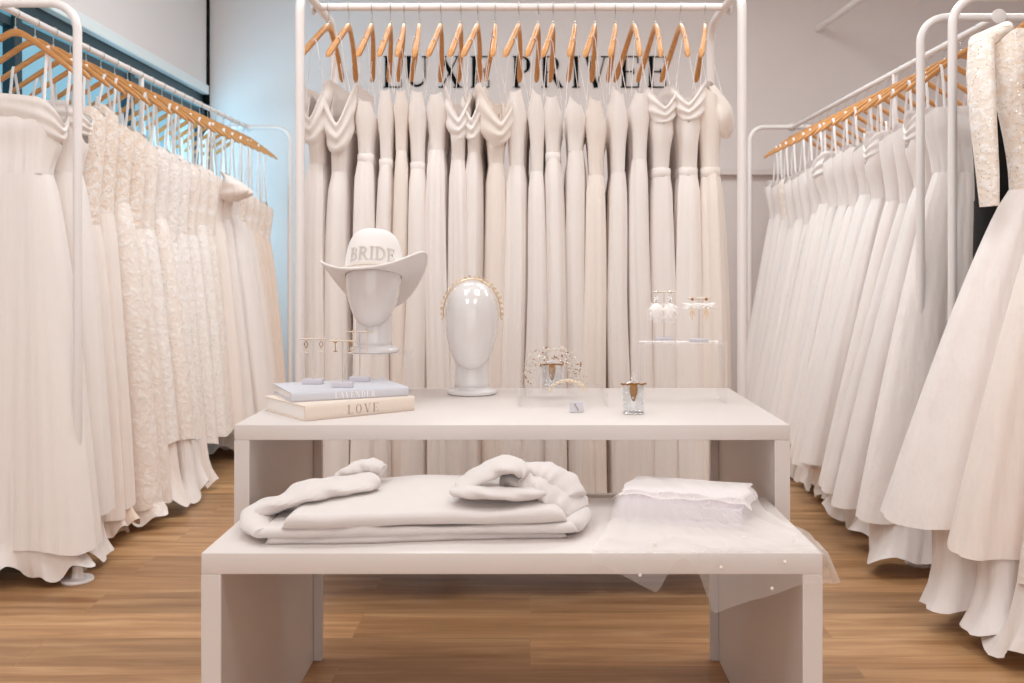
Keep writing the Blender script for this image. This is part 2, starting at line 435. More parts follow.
def letter_mesh(mb, ch, ox, oz, h, depth, f):
    """f(x, z, d) maps letter plane to 3-D; d = relief"""
    S, wd = stroke_letter(ch)
    for s in S:
        if s[0] == 'l':
            _, x0, y0, x1, y1, w = s
            dx, dy = x1 - x0, y1 - y0; l = math.hypot(dx, dy); nx, ny = -dy / l * w / 2, dx / l * w / 2
            pts = [(x0 + nx, y0 + ny), (x1 + nx, y1 + ny)], [(x0 - nx, y0 - ny), (x1 - nx, y1 - ny)]
        else:
            _, cx, cy, rx, ry, a0, a1, w0, w1 = s
            o = []; i_ = []; n = 22
            for k in range(n + 1):
                t = k / n; a = math.radians(a0 + (a1 - a0) * t)
                if a1 - a0 >= 360: w = .028 + .11 * abs(math.cos(a)) ** 1.5
                elif w1 > w0: w = w0 + (w1 - w0) * math.sin(PI * t) ** 1.5
                else: w = w0 + (w1 - w0) * t
                o.append((cx + (rx + .0) * math.cos(a), cy + ry * math.sin(a)))
                i_.append((cx + (rx - w) * math.cos(a), cy + (ry - min(w, .06)) * math.sin(a)))
            pts = o, i_
        A, B = pts; n = len(A)
        vs = []
        for d in (0, depth):
            for q in (A, B):
                for (x, y) in q: vs.append(f(ox + x * h, oz + y * h, d))
        fs = []
        for k in range(n - 1):
            fs.append((2 * n + k, 2 * n + k + 1, 3 * n + k + 1, 3 * n + k))
            fs.append((k, n + k, n + k + 1, k + 1))
            fs.append((k, k + 1, 2 * n + k + 1, 2 * n + k))
            fs.append((n + k, 3 * n + k, 3 * n + k + 1, n + k + 1))
        fs.append((0, 2 * n, 3 * n, n)); fs.append((n - 1, 2 * n - 1, 4 * n - 1, 3 * n - 1))
        mb.add(vs, fs)
    return wd * h

sign = thing('wall_sign', 'black serif capitals reading LUXE PRIVEE on the back wall behind the center rack', 'sign', (0, YB, 0))
ss = F / YB
hl = 31 / ss; zb = CAMZ + (268 - 87.5) / ss
for ch, xp in (('L', 383), ('U', 404), ('X', 438), ('E', 470), ('P', 512), ('R', 540.5), ('I', 571), ('V', 583.5), ('E', 619.5), ('E', 646.5)):
    mb = MB()
    letter_mesh(mb, ch, (xp - 530) / ss, zb, hl, .012, lambda x, z, d: (x, -.001 - d, z))
    mb.build('letter', M['ink_black'], sign, smooth=False)

# ------------------------------------------------------------------ garment racks
RZ = 1.92       # rail centre height
RW = .268       # half width of the end frames
def rack(label, loc, rotz, length, mid=True, r=.0145):
    """end frames in the local x-z plane, rail along local y from 0 to length"""
    t = thing('garment_rack', label, 'clothes rack', loc, rotz, 'white tube garment racks')
    cr = .09
    for y in (0, length):
        pts = [(-RW, y, .012), (-RW, y, .6), (-RW, y, RZ - cr)]
        for k in range(1, 9):
            a = PI - PI / 2 * k / 8
            pts.append((-RW + cr + cr * math.cos(a), y, RZ - cr + cr * math.sin(a)))
        for k in range(0, 9):
            a = PI / 2 - PI / 2 * k / 8
            pts.append((RW - cr + cr * math.cos(a), y, RZ - cr + cr * math.sin(a)))
        pts += [(RW, y, .6), (RW, y, .012)]
        MB().tube(pts, r, 14).build('end_frame', M['rack'], t)
        for s in (-1, 1):
            MB().lathe([(.05, 0), (.052, .004), (.05, .011), (.022, .014), (.017, .03), (.0165, .05)], 24, (s * RW, y, 0)).build('foot', M['rack'], t)
        e = -1 if y == 0 else 1
        d0 = MB().lathe([(.024, -.002), (.026, 0), (.026, .004), (.023, .0055)], 20)
        d0.xf(Matrix.Translation((0, y + e * (r + .0), RZ)) @ Matrix.Rotation(-PI / 2 * e, 4, 'X'))
        d0.build('end_cap', M['rack'], t)
    MB().tube([(0, 0, RZ), (0, length / 2, RZ), (0, length, RZ)], .0125, 14).build('rail', M['rack'], t)
    if mid:
        MB().tube([(0, length * mid, .012), (0, length * mid, 1), (0, length * mid, RZ - .01)], .0115, 12).build('center_post', M['rack'], t)
        MB().lathe([(.05, 0), (.052, .004), (.05, .011), (.022, .014), (.014, .03)], 24, (0, length * mid, 0)).build('foot', M['rack'], t)
    return t
CX0, CX1, CY = -.714, .658, 3.36
rack('white tube rack holding the row of ivory gowns behind the display tables', (CX1, CY, 0), PI / 2, CX1 - CX0, 0)
LX, LY0, LY1 = -1.772, 3.31, 6.24
rack('long white tube rack of lace and tulle gowns along the left wall', (LX, LY0, 0), 0, LY1 - LY0, .42)
RX, RY0, RY1 = 1.64, 3.50, 6.22
rack('long white tube rack of white ball gowns on the right, farther one', (RX, RY0, 0), 0, RY1 - RY0, .36)
SY0, SY1 = 1.5, 3.235
rack('nearer white tube rack at the right edge holding the lace gown', (RX, SY0, 0), 0, SY1 - SY0, 0)

# ------------------------------------------------------------------ hangers
ZA = RZ - .056          # apex of the wooden bar
HL = .215
def arm_z(x):
    x = abs(x)
    return ZA - .135 * (math.sqrt(x * x + .0009) - .03) / (HL - .03) - .004 * (x / HL) ** 3
def hanger_meshes():
    b = MB(); pts = []; rr = []
    n = 29
    vs = []; fs = []
    for i in range(n):
        x = -HL + 2 * HL * i / (n - 1); q = abs(x) / HL
        hh = .013 - .003 * q; tt = .0065 + .0035 * q
        if i in (0, n - 1): hh *= .6; tt *= .6
        yy = -.022 * q ** 1.6
        for k in range(10):
            a = 2 * PI * k / 10
            c, s = math.cos(a), math.sin(a)
            vs.append((x, yy + tt * math.copysign(abs(c) ** .6, c), arm_z(x) - .012 + hh * math.copysign(abs(s) ** .6, s)))
    for i in range(n - 1):
        for k in range(10):
            l = (k + 1) % 10
            fs.append((i * 10 + k, i * 10 + l, (i + 1) * 10 + l, (i + 1) * 10 + k))
    fs.append(tuple(range(9, -1, -1))); fs.append(tuple((n - 1) * 10 + k for k in range(10)))
    b.add(vs, fs)
    hk = MB(); R = .0165; cz = RZ + .0125 + .0019 - R
    p = [(0, 0, ZA - .012), (0, 0, ZA + .02), (0, 0, cz - R - .006)]
    for k in range(0, 15):
        a = -PI / 2 + (PI * 1.35) * k / 14
        p.append((R * math.cos(a), 0, cz + R * math.sin(a)))
    hk.tube(p, .0017, 7)
    fer = MB().lathe([(.005, 0), (.005, .008), (.003, .01)], 10, (0, 0, ZA - .002))
    return (mesh_from('wood_bar', b.v, b.f, M['wood'], True, 60), mesh_from('hook', hk.v, hk.f, M['steel']), mesh_from('ferrule', fer.v, fer.f, M['steel'], True, 40))
HM = hanger_meshes()
def hanger(x, y, rotz, label, group):
    t = thing('wooden_hanger', label, 'clothes hanger', (x, y, 0), rotz, group)
    link('wood_bar', HM[0], t); link('hook', HM[1], t); link('ferrule', HM[2], t)
    return t

# ------------------------------------------------------------------ gowns
def stadium(w, t, u):
    """points and normals on a stadium of half length w and half thickness t at arc fraction u (0 at +x tip)"""
    t = min(t, w * .999); Ls = w - t
    per = 4 * Ls + 2 * PI * t
    s = (u % 1.0) * per
    x = np.zeros_like(s); y = np.zeros_like(s); nx = np.zeros_like(s); ny = np.zeros_like(s)
    q = PI * t / 2
    b1, b2, b3, b4 = q, q + 2 * Ls, q + 2 * Ls + 2 * q, q + 4 * Ls + 2 * q
    m = s < b1; a = s[m] / t
    x[m] = Ls + t * np.cos(a); y[m] = t * np.sin(a); nx[m] = np.cos(a); ny[m] = np.sin(a)
    m = (s >= b1) & (s < b2); x[m] = Ls - (s[m] - b1); y[m] = t; ny[m] = 1
    m = (s >= b2) & (s < b3); a = PI / 2 + (s[m] - b2) / t
    x[m] = -Ls + t * np.cos(a); y[m] = t * np.sin(a); nx[m] = np.cos(a); ny[m] = np.sin(a)
    m = (s >= b3) & (s < b4); x[m] = -Ls + (s[m] - b3); y[m] = -t; ny[m] = -1
    m = s >= b4; a = 1.5 * PI + (s[m] - b4) / t
    x[m] = Ls + t * np.cos(a); y[m] = t * np.sin(a); nx[m] = np.cos(a); ny[m] = np.sin(a)
    return x, y, nx, ny

def smooth(t): return t * t * (3 - 2 * t)

class Folds:
    def __init__(s, rng, kmain):
        s.k = max(3, int(kmain)); s.k2 = max(2, int(kmain * .43)); s.k3 = int(kmain * 2.3)
        s.p = [rng.uniform(0, 2 * PI) for _ in range(8)]
        s.dr = rng.uniform(-.6, .6)
    def __call__(s, u, t):
        w = 2 * PI
        ph = .9 * math.sin(1.7 * t + s.p[3]) * np.sin(w * u * 2 + s.p[4]) + s.dr * t + .7 * np.sin(w * u * 5 + s.p[5])
        a = np.abs(np.sin(s.k * PI * u + s.p[0] * 0 + ph * .5)) ** .75 - .6
        b = np.sin(w * s.k2 * u + s.p[1] + ph * .5)
        c = np.sin(w * s.k3 * u + s.p[2] + 2 * ph)
        d = np.sin(w * 3 * u + s.p[6] + t) * .5 + np.sin(w * max(4, s.k // 3) * u + s.p[7] - t) * .5
        m = .55 + .45 * np.sin(w * 2 * u + s.p[0] + .8 * np.sin(w * 3 * u + s.p[1]))
        return (a * .6 + b * .45) * m + d * .45 + c * .10 * t

def loft(name, rings, m, parent, nu, cap_top=False):
    nr = len(rings)
    V = np.concatenate([np.stack(r, 1) for r in rings], 0)
    fs = []
    for j in range(nr - 1):
        for i in range(nu):
            k = (i + 1) % nu
            fs.append((j * nu + i, j * nu + k, (j + 1) * nu + k, (j + 1) * nu + i))
    me = mesh_from(name, V.tolist(), fs, m, True)
    return link(name, me, parent)

def gown(label, loc, rotz, group, seed, zt=1.6, zw=1.22, zh=.12, wb=.19, ww=.165, wh=.26, tb=.03, tw=.028, th=.045,
         mb_='crepe', ms='crepe', ml=None, zl=.012, wl=None, tl=None, fold=.012, kf=.06, power=.9, dip=.05, dipb=.09,
         leanx=0.0, leany=0.0, cowl=None, sleeve=None, overlay=None, hem_amp=.008, nu=112, loopx=.72, waistband=False, gather=.35, name='wedding_gown', cat='wedding dress', long_sleeve=None, nbod=9, loops=True, puddle=.012, loopw=.0055, endip=.055, taper=.0, wander=.004, beads=0):
    rng = random.Random(seed)
    g = thing(name, label, cat, (loc[0], loc[1], 0), rotz, group)
    u = np.arange(nu) / nu
    wp = rng.uniform(0, 6.28); wf = rng.uniform(2.5, 5)
    def off(z):
        t = max(0.0, min(1.0, (zt - z) / zt)) ** 1.3
        return leanx * t, leany * t + wander * math.sin(wf * z + wp) * min(1, 3 * t)
    # bodice
    rings = []
    tilt = rng.uniform(-.012, .012)
    fb = Folds(rng, max(6, 2.2 * (wb + tb) * 2 / .05))
    for j in range(nbod):
        t = j / (nbod - 1)
        bust = math.exp(-((t - .25) / .22) ** 2)
        w = wb + (ww - wb) * smooth(t) ; th_ = tb + (tw - tb) * t + .35 * tb * bust
        th_ *= 1 - taper * (1 - smooth(min(1, t / .45)))
        x, y, nx, ny = stadium(w, th_, u)
        d = fb(u, t) * fold * (.2 + .15 * t)
        x = x + nx * d; y = y + ny * d
        r = np.clip(np.abs(x) / w, 0, 1)
        th0 = th_
        dp = np.where(y < 0, dip, dipb) * (1 - r ** 2.2) + (endip + (cowl[1] * .85 if cowl else 0) * (np.sign(x) * (cowl[0] if cowl else 1) > 0)) * np.clip((r - .75) / .25, 0, 1) ** 2
        ztop = zt - dp + tilt * y / max(th_, .01)
        z = ztop * (1 - t) + zw * t
        ox, oy = off(zt + (zw - zt) * t)
        rings.append((x + ox, y + oy, z))
    loft('bodice', rings, M[mb_], g, nu)
    # skirt
    per = 4 * max(.01, wh - th) + 2 * PI * th
    fs_ = Folds(rng, per / kf)
    rings = []; ns = 22
    hp = [rng.uniform(0, 6.28) for _ in range(3)]
    for j in range(ns):
        t = j / (ns - 1)
        w = ww * 1.01 + (wh - ww) * t ** power; tt = tw * 1.04 + (th - tw) * t ** (power * .8)
        x, y, nx, ny = stadium(w, tt, u)
        amp = fold * (gather + (1 - gather) * min(1, t * 1.3)) * (0.25 if t < .02 else 1)
        d = fs_(u, t) * amp
        x = x + nx * d; y = y + ny * d
        hz = zh + hem_amp * (np.sin(2 * PI * 3 * u + hp[0]) + .6 * np.sin(2 * PI * 7 * u + hp[1])) * t
        z = zw * (1 - t) + hz * t
        ox, oy = off(zw + (zh - zw) * t)
        rings.append((x + ox, y + oy, z))
    loft('skirt', rings, M[ms], g, nu)
    if waistband:
        rings = []
        for (dz, o_) in ((.016, .001), (.014, .004), (-.014, .004), (-.017, .001)):
            x, y, nx, ny = stadium(ww + o_, tw + o_, u)
            ox, oy = off(zw)
            rings.append((x + ox, y + oy, np.full_like(x, zw + dz)))
        loft('waistband', rings, M[mb_], g, nu)
    if ml:      # lining or train under the skirt down to the floor
        wl_ = wl or wh * .96; tl_ = tl or th * .92
        fl = Folds(rng, per / .11)
        rings = []; nl = 12
        z1 = min(zh + .3, zw - .15)
        tz = (zw - z1) / (zw - zh)
        w1_ = (ww + (wh - ww) * tz ** power) * .93; t1_ = (tw + (th - tw) * tz ** (power * .8)) * .88
        for j in range(nl):
            t = j / (nl - 1)
            w = w1_ + (wl_ - w1_) * t; tt = t1_ + (tl_ - t1_) * t
            b = (puddle + .012) * max(0, (t - .72) / .28) ** 2.2
            x, y, nx, ny = stadium(max(.03, w + b), max(.01, tt + b * .3), u)
            d = fl(u, t) * min(fold * 1.7, .03) * (.5 + .6 * t) + b * .9 * (np.sin(2 * PI * 4 * u + hp[1]) + .7 * np.sin(2 * PI * 9 * u + hp[2]))
            x = x + nx * d; y = y + ny * d
            z = z1 * (1 - t) + (zl + .022 * (1 + np.sin(2 * PI * 5 * u + hp[2])) + .012 * (1 + np.sin(2 * PI * 13 * u + hp[0]))) * t
            ox, oy = off(z1 * (1 - t) + zl * t)
            rings.append((x + ox, y + oy, z))
        loft('underskirt', rings, M[ml], g, nu)
    if overlay:     # shorter top layer
        zo, mo, grow = overlay
        fo = Folds(rng, per / (kf * 1.2)); rings = []
        for j in range(16):
            t = j / 15; T = t * (zw - zo) / (zw - zh)
            w = ww * 1.03 + (wh - ww) * T ** power + grow * t; tt = tw * 1.06 + (th - tw) * T ** (power * .8) + grow * .4 * t
            x, y, nx, ny = stadium(w, tt, u); d = fo(u, t) * fold * (.3 + .7 * t)
            z = zw * (1 - t) + (zo + .02 * np.sin(2 * PI * 4 * u + hp[2])) * t
            ox, oy = off(zw + (zo - zw) * t)
            rings.append((x + nx * d + ox, y + ny * d + oy, z))
        loft('overlay', rings, M[mo], g, nu)
    if cowl:        # draped neckline: a loose fold that sags open in a V at one end
        end, drop, out = cowl
        rings = []; fc = Folds(rng, 9)
        sk = rng.uniform(-.25, .25); pz = rng.uniform(0, 6)
        for j in range(15):
            t = j / 14
            full = math.sqrt(max(0, 1 - t ** 2.4))
            T = tb * (.82 + (.55 + out * 12) * full); w = wb + out * full
            x, y, nx, ny = stadium(w, T, u)
            e = np.clip((x * end / w + 1) / 2, 0, 1) ** 2.5
            yy = np.clip(np.abs(y / T + sk), 0, 1)
            sag = drop * .8 * e * (1 - yy ** 1.3)
            d = fc(u, t) * .004 + .0045 * np.sin(2 * PI * (2.6 * t + .35 * y / T) + pz) * e * (t > .05)
            top = zt + .012 - sag
            bot = zt - drop * (.55 + .7 * e)
            z = top * (1 - t) + bot * t
            rings.append((x + nx * d, y + ny * d, z))
        loft('cowl_neckline', rings, M[mb_], g, nu)
    if sleeve:      # short puffed sleeve at one or both ends
        for end in sleeve[0]:
            R1, H1 = sleeve[1], sleeve[2]; yo = sleeve[3] if len(sleeve) > 3 else 0
            n2 = 32; uu = np.arange(n2) / n2; rings = []
            fsl = Folds(rng, 8)
            for j in range(15):
                t = j / 14
                rr = R1 * (.12 + .88 * math.sin(PI * (.06 + .86 * t ** 1.25)) ** .85)
                a = 2 * PI * uu
                d = 1 + fsl(uu, t) * .10 + .05 * np.sin(2 * PI * 2 * t + a * 2)
                if yo:      # turned out along the rail
                    cx = end * wb * .72; cy_ = yo * (t ** .8) * (1 - .25 * t)
                    x = cx + rr * d * np.cos(a); y = cy_ + rr * .75 * d * np.sin(a)
                else:
                    cx = end * (wb * .86 + .055 * math.sin(PI * t) + R1 * .3); x = cx + rr * d * np.cos(a); y = min(rr, tb * 1.3) * d * np.sin(a)
                z = zt - .005 - H1 * t + .012 * np.cos(a) * -end
                rings.append((x, y, np.asarray(z) + 0 * x))
            loft('sleeve', rings, M[mb_], g, n2)
    if long_sleeve:
        for end in (-1, 1):
            n2 = 16; b = MB()
            pts = [(end * (wb * .82), 0, zt + .01), (end * (wb + .03), -.004, zt - .03), (end * (wb + .045), -.03, zt - .12), (end * (wb + .04), -.04, zt - .28), (end * (wb + .03), -.045, zt - .43), (end * (wb + .025), -.045, zt - .52)]
            b.tube(pts, [.035, .05, .05, .046, .04, .034], 18, cap=False, flat=(.62, 1))
            b.build('sleeve', M[long_sleeve], g)
    if beads:
        b = MB()
        for _ in range(beads):
            t = rng.random() ** 1.2; uu = np.array([rng.uniform(-.12, .12) % 1.0])
            if rng.random() < .3:
                w = wb + (ww - wb) * t; tt = tb * 1.2; z = zt - .07 + (zw - zt) * t
            else:
                w = ww * 1.01 + (wh - ww) * t ** power; tt = tw * 1.04 + (th - tw) * t ** (power * .8); z = zw + (zh + .03 - zw) * t
            x, y, nx, ny = stadium(w, tt, uu); ox, oy = off(z); d = fold * .8
            b.ball((x[0] + nx[0] * d + ox, y[0] + ny[0] * d + oy, z), rng.uniform(.0016, .003), 6)
        b.build('crystals', M['crystal'], g)
    # hanger loops over the wooden bar
    if loops:
        for s in (-1, 1):
            lx = wb * loopx * s + rng.uniform(-.012, .012)
            za = arm_z(lx) + .003
            zn = zt - .04
            b = MB()
            for sy in (-1, 1):
                yo = sy * tb * rng.uniform(.7, .95)
                b.tube([(lx * rng.uniform(.94, 1.03), yo * 1.2, zn), (lx * rng.uniform(.98, 1.01), yo * .7 - .006, (zn + za) / 2), (lx, sy * .008 - .008, za - .012), (lx, -.008, za + .001)], loopw, 6, flat=(1, .35))
            b.build('hanger_loop', M['ribbon'], g)
    return g

# ---- center rack: twenty gowns edge on
hooks = [329, 349, 372, 390.5, 404, 419, 441, 461, 478, 495, 519, 538.4, 553.3, 575, 595, 615.4, 633, 655, 680, 705]
near = [308, 335, 365, 386, 404, 421, 435, 457, 470, 499, 512, 534, 550, 576, 592, 617, 646, 667, 694, 708]
cfeat = {0: 'ivory gown with draped off-shoulder neckline', 1: 'ivory gown with deep cowl neckline hanging open',
         7: 'ivory gown with a low V bodice', 9: 'ivory gown with wide draped cowl bodice', 18: 'ivory gown with pleated one-shoulder bodice', 19: 'warm ivory gown with a puffed sleeve',
         14: 'ivory gown with white net straps', 16: 'smooth ivory gown with a scooped back'}
srail = F / CY
for i, hx in enumerate(hooks):
    X = (hx - 530) / srail
    dl = math.asin(max(-.6, min(.6, ((near[i] - 530) / (F / (CY - .205)) - X) / .205)))
    gapl = (hx - hooks[i - 1]) if i else 22
    gapr = (hooks[i + 1] - hx) if i < 19 else 24
    half = (gapl + gapr) / 4 / srail
    half = min(.042, max(.022, half))
    # local +x points to the viewer side (-Y): rotate by -90 degrees, then the hanger's own twist
    rot = -PI / 2 + dl
    o = ORD[i]
    where = 'leftmost on the center rack' if i == 0 else ('rightmost on the center rack' if i == 19 else o + ' from the left on the center rack')
    hanger(X, CY, rot, 'pale wooden hanger, ' + where, 'wooden hangers on the center rack')
    rng = random.Random(100 + i)
    kw = dict(zt=1.625 + rng.uniform(-.02, .02), zw=1.38 + rng.uniform(-.05, .05), zh=.15 + rng.uniform(-.03, .03), wb=.185, ww=.165, wh=.205 + rng.uniform(0, .06),
              tb=half * .92, tw=half * .66, th=half * 1.2, taper=.5, endip=.04, leany=rng.uniform(-.018, .018), wander=.007, loopw=.004, mb_='crepe', ms='crepe', ml='nude' if i % 3 == 1 else None, zl=.10, wl=.17, tl=half * .6,
              fold=.014, kf=.03, power=.5, gather=.45, dip=.05, dipb=.1, nu=220, hem_amp=.006, waistband=(i in (2, 3, 5, 12, 17, 18, 19)))
    if i % 4 == 2: kw.update(mb_='satin', ms='satin')
    if i % 5 == 4: kw.update(mb_='crepe2', ms='crepe2')
    if i == 0: kw.update(cowl=(1, .16, .02), wb=.19, sleeve=((-1,), .045, .13, -.075), zt=1.63)
    if i == 1: kw.update(cowl=(1, .18, .025), zt=1.63)
    if i == 9: kw.update(cowl=(1, .15, .03), tb=half * 1.1)
    if i in (7, 8): kw.update(cowl=(1, .13, .008))
    if i == 17: kw.update(cowl=(1, .09, .010))
    if i == 18: kw.update(cowl=(1, .10, .012))
    if i == 19: kw.update(sleeve=((1,), .05, .17, .07), mb_='crepe2', ms='crepe2', waistband=True)
    feat = cfeat.get(i, ('ivory satin gown' if i % 4 == 2 else 'ivory crepe gown'))
    gown(feat + ', ' + where, (X, CY), -PI / 2 + dl * .55, 'ivory gowns on the center rack', 200 + i, **kw)

# ---- left rack: gowns seen along the row, lace and tulle
nL = 21
yl = [LY0 + .12 + (LY1 - LY0 - .2) * (k / (nL - 1)) for k in range(nL)]
# looks of each gown from the front to the back of the row
left_spec = [
    ('ivory satin gown with folded ruffle neckline', dict(mb_='satin', ms='satin', ml='satin', zh=.12, wh=.32, th=.075, zt=1.62, zw=1.36, fold=.026, kf=.13, leany=-.15, leanx=.02, cowl=(1, .12, .02), wb=.15, ww=.125, power=.85, wl=.26, tl=.06)),
    ('ivory satin strapless gown with wide pleats', dict(mb_='satin', ms='satin', ml='satin', zh=.19, wh=.31, th=.07, zt=1.60, zw=1.38, fold=.024, kf=.12, leany=-.08, cowl=(1, .07, .012), wl=.27, tl=.06)),
    ('plain ivory chiffon gown', dict(mb_='lace_nude', ms='tulle_ivory', zh=.1, wh=.26, zt=1.66, zw=1.2, ml='tulle_ivory')),
    ('nude beaded lace gown with straps', dict(mb_='lace_nude', ms='tulle_ivory', zh=.12, wh=.25, zt=1.68, zw=1.25, ml='tulle_blush')),
    ('ivory floral lace gown with scalloped hem', dict(mb_='lace_nude', ms='lace', zh=.09, wh=.29, zt=1.64, zw=1.3, hem_amp=.018, ml='lace', zl=.02)),
    ('beaded lace gown with peach lining', dict(mb_='lace_nude', ms='lace', zh=.08, wh=.285, zt=1.63, zw=1.2, hem_amp=.018)),
    ('glitter lace gown', dict(mb_='lace', ms='glitter', zh=.3, wh=.27, zt=1.6, zw=1.2, ml='tulle_ivory', wl=.30)),
    ('glitter tulle gown with floral hem', dict(mb_='glitter', ms='lace', zh=.28, wh=.29, zt=1.6, zw=1.25, ml='tulle', wl=.31)),
    ('sparkling tulle gown with high neckline', dict(mb_='glitter', ms='glitter', zh=.26, wh=.27, zt=1.58, zw=1.15, ml='tulle', wl=.29)),
    ('sequinned ivory gown', dict(mb_='glitter', ms='glitter', zh=.3, wh=.25, zt=1.58, zw=1.2, ml='tulle_ivory', wl=.28)),
    ('fine glitter net gown', dict(mb_='lace', ms='glitter', zh=.2, wh=.27, zt=1.56, zw=1.2)),
    ('glitter tulle gown with lace bodice', dict(mb_='lace', ms='glitter', zh=.22, wh=.28, zt=1.56, zw=1.25)),
    ('pale lace sheath gown', dict(mb_='lace', ms='lace', zh=.2, wh=.26, zt=1.55, zw=1.2)),
    ('ivory tulle gown with puffed sleeves', dict(mb_='tulle_ivory', ms='tulle_ivory', zh=.2, wh=.28, zt=1.54, zw=1.28, sleeve=((1,), .07, .14))),
    ('soft ivory tulle gown with bow shoulders', dict(mb_='tulle_ivory', ms='tulle', zh=.16, wh=.3, zt=1.52, zw=1.3, sleeve=((1,), .06, .11))),
    ('full white tulle ball gown', dict(mb_='tulle', ms='tulle', zh=.22, wh=.36, zt=1.5, zw=1.33, ml='tulle', wl=.33)),
    ('white tulle ball gown with beaded bodice', dict(mb_='lace_nude', ms='tulle', zh=.15, wh=.34, zt=1.5, zw=1.3, ml='tulle', wl=.33)),
    ('ivory tulle gown with lace bodice', dict(mb_='lace', ms='tulle_ivory', zh=.1, wh=.33, zt=1.49, zw=1.26)),
    ('blush tulle gown', dict(mb_='lace', ms='tulle_blush', zh=.08, wh=.31, zt=1.48, zw=1.25)),
    ('peach blush gown with lace bodice', dict(mb_='lace_nude', ms='tulle_blush', zh=.06, wh=.30, zt=1.47, zw=1.22)),
    ('pale peach tulle gown with appliques', dict(mb_='lace', ms='tulle_blush', zh=.04, wh=.28, zt=1.45, zw=1.2)),
]
for k, (feat, kw) in enumerate(left_spec):
    y = yl[k]
    where = 'nearest on the left rack' if k == 0 else ('farthest on the left rack' if k == nL - 1 else ORD[k] + ' from the front on the left rack')
    r = random.Random(900 + k)
    base = dict(wb=.185, ww=.165, tb=.048, tw=.056, th=.060, fold=.011, kf=.05, power=.75, nu=112, dip=.05, dipb=.08)
    base.update(kw)
    if base['ms'] == 'glitter' or base['mb_'] == 'glitter': base['beads'] = 110
    gown(feat + ', ' + where, (LX, y), r.uniform(-.08, .08), 'gowns on the left rack', 300 + k, **base)
    hanger(LX, y, r.uniform(-.12, .12), 'wooden hanger, ' + where, 'wooden hangers on the left rack')

# ---- right rack: white ball gowns fanning towards the aisle
nR = 17
yr = [RY0 + .14 + (RY1 - RY0 - .26) * (k / (nR - 1)) for k in range(nR)]
right_feat = ['white ball gown with a sheer panelled skirt', 'white ball gown with a crossed bodice', 'plain white satin ball gown', 'white ball gown with a straight strapless neckline',
              'white ball gown with folded neckline', 'white mikado ball gown with deep pleats', 'white tulle ball gown', 'white strapless ball gown with a smooth bodice',
              'white box-pleated gown', 'white ball gown with a draped bodice', 'white gown with a squared bodice', 'white tulle gown with gathered waist', 'white strapless gown',
              'white gown with a soft ruched bodice', 'white gown with lace-edged bodice', 'slim white gown', 'small white tulle gown']
for k in range(nR):
    y = yr[k]; r = random.Random(500 + k); f = k / (nR - 1)
    where = 'nearest on the farther right rack' if k == 0 else ('farthest on the right rack' if k == nR - 1 else ORD[k] + ' along the farther right rack')
    kw = dict(zt=1.635 - .06 * f + r.uniform(-.015, .02), zw=1.36 - .03 * f + r.uniform(-.08, .03), zh=.17 + r.uniform(-.04, .06), wb=.205, ww=.175,
              wh=.50 - .13 * f + r.uniform(-.03, .02), tb=.045, tw=.045, th=.060, mb_='white', ms='tulle' if k % 3 == 0 else 'white', ml='satin' if k % 2 else 'white',
              fold=.02, kf=.065, power=.92, nu=170, dip=.07, dipb=.03, wl=.40 - .08 * f, tl=.06, gather=.6)
    if k in (1, 4, 9): kw.update(cowl=(-1, .10, .006))
    if k == 14: kw.update(mb_='lace')
    if k == 0: kw.update(leany=-.20, th=.09, wl=.47, tl=.09, wh=.52)
    if k == 1: kw.update(leany=-.1)
    if k in (5, 8): kw.update(fold=.022, kf=.12)
    gown(right_feat[k] + ', ' + where, (RX, y), r.uniform(-.1, .1), 'white ball gowns on the right rack', 600 + k, **kw)
    hanger(RX, y, r.uniform(-.14, .14), 'wooden hanger, ' + where, 'wooden hangers on the right rack')

# ---- nearer right rack
gown('black gown hanging between the white gown and the lace gown', (RX, 3.11), 0, None, 701, zt=1.70, zw=1.25, zh=.5, wb=.27, ww=.25, wh=.265, tb=.02, tw=.02, th=.03,
     mb_='black', ms='black', fold=.006, name='evening_gown', cat='dress')
hanger(RX, 3.11, 0, 'wooden hanger holding the black gown on the nearer right rack', 'wooden hangers on the nearer right rack')
gown('long-sleeved sequin lace gown with full tulle skirt on the nearer right rack', (RX, 2.95), .0, 'gowns on the nearer right rack', 702, zt=1.74, zw=1.27, zh=.30, wb=.275, ww=.22, wh=.60, tb=.05, tw=.05, th=.1,
     mb_='sequin', ms='tulle', ml='white', wl=.44, tl=.1, fold=.022, kf=.1, power=.85, dip=.02, dipb=.03, long_sleeve='sequin', leany=-.04, nu=150, hem_amp=.02, zl=.02)
hanger(RX, 2.95, .0, 'wooden hanger holding the sequin lace gown on the nearer right rack', 'wooden hangers on the nearer right rack')
gown('lace bodice gown with tulle skirt at the right edge, second from the front', (RX, 2.76), 0, 'gowns on the nearer right rack', 703, zt=1.75, zw=1.25, zh=.26, wb=.25, ww=.21, wh=.48, tb=.05, tw=.05, th=.09,
     mb_='sequin', ms='tulle_ivory', ml='white', wl=.40, fold=.022, kf=.1, power=.9, dip=.02, dipb=.03, nu=140, hem_amp=.02)
hanger(RX, 2.76, 0, 'wooden hanger at the right edge, second from the front', 'wooden hangers on the nearer right rack')
gown('lace edged tulle gown at the right edge of the photo, closest to the viewer', (RX, 2.58), 0, 'gowns on the nearer right rack', 704, zt=1.7, zw=1.25, zh=.22, wb=.22, ww=.19, wh=.36, tb=.04, tw=.04, th=.07,
     mb_='sequin', ms='lace', ml='tulle', wl=.40, tl=.08, fold=.02, kf=.07, power=.9, nu=120, puddle=.035, zl=.02)
hanger(RX, 2.58, 0, 'wooden hanger at the right edge, closest to the viewer', 'wooden hangers on the nearer right rack')

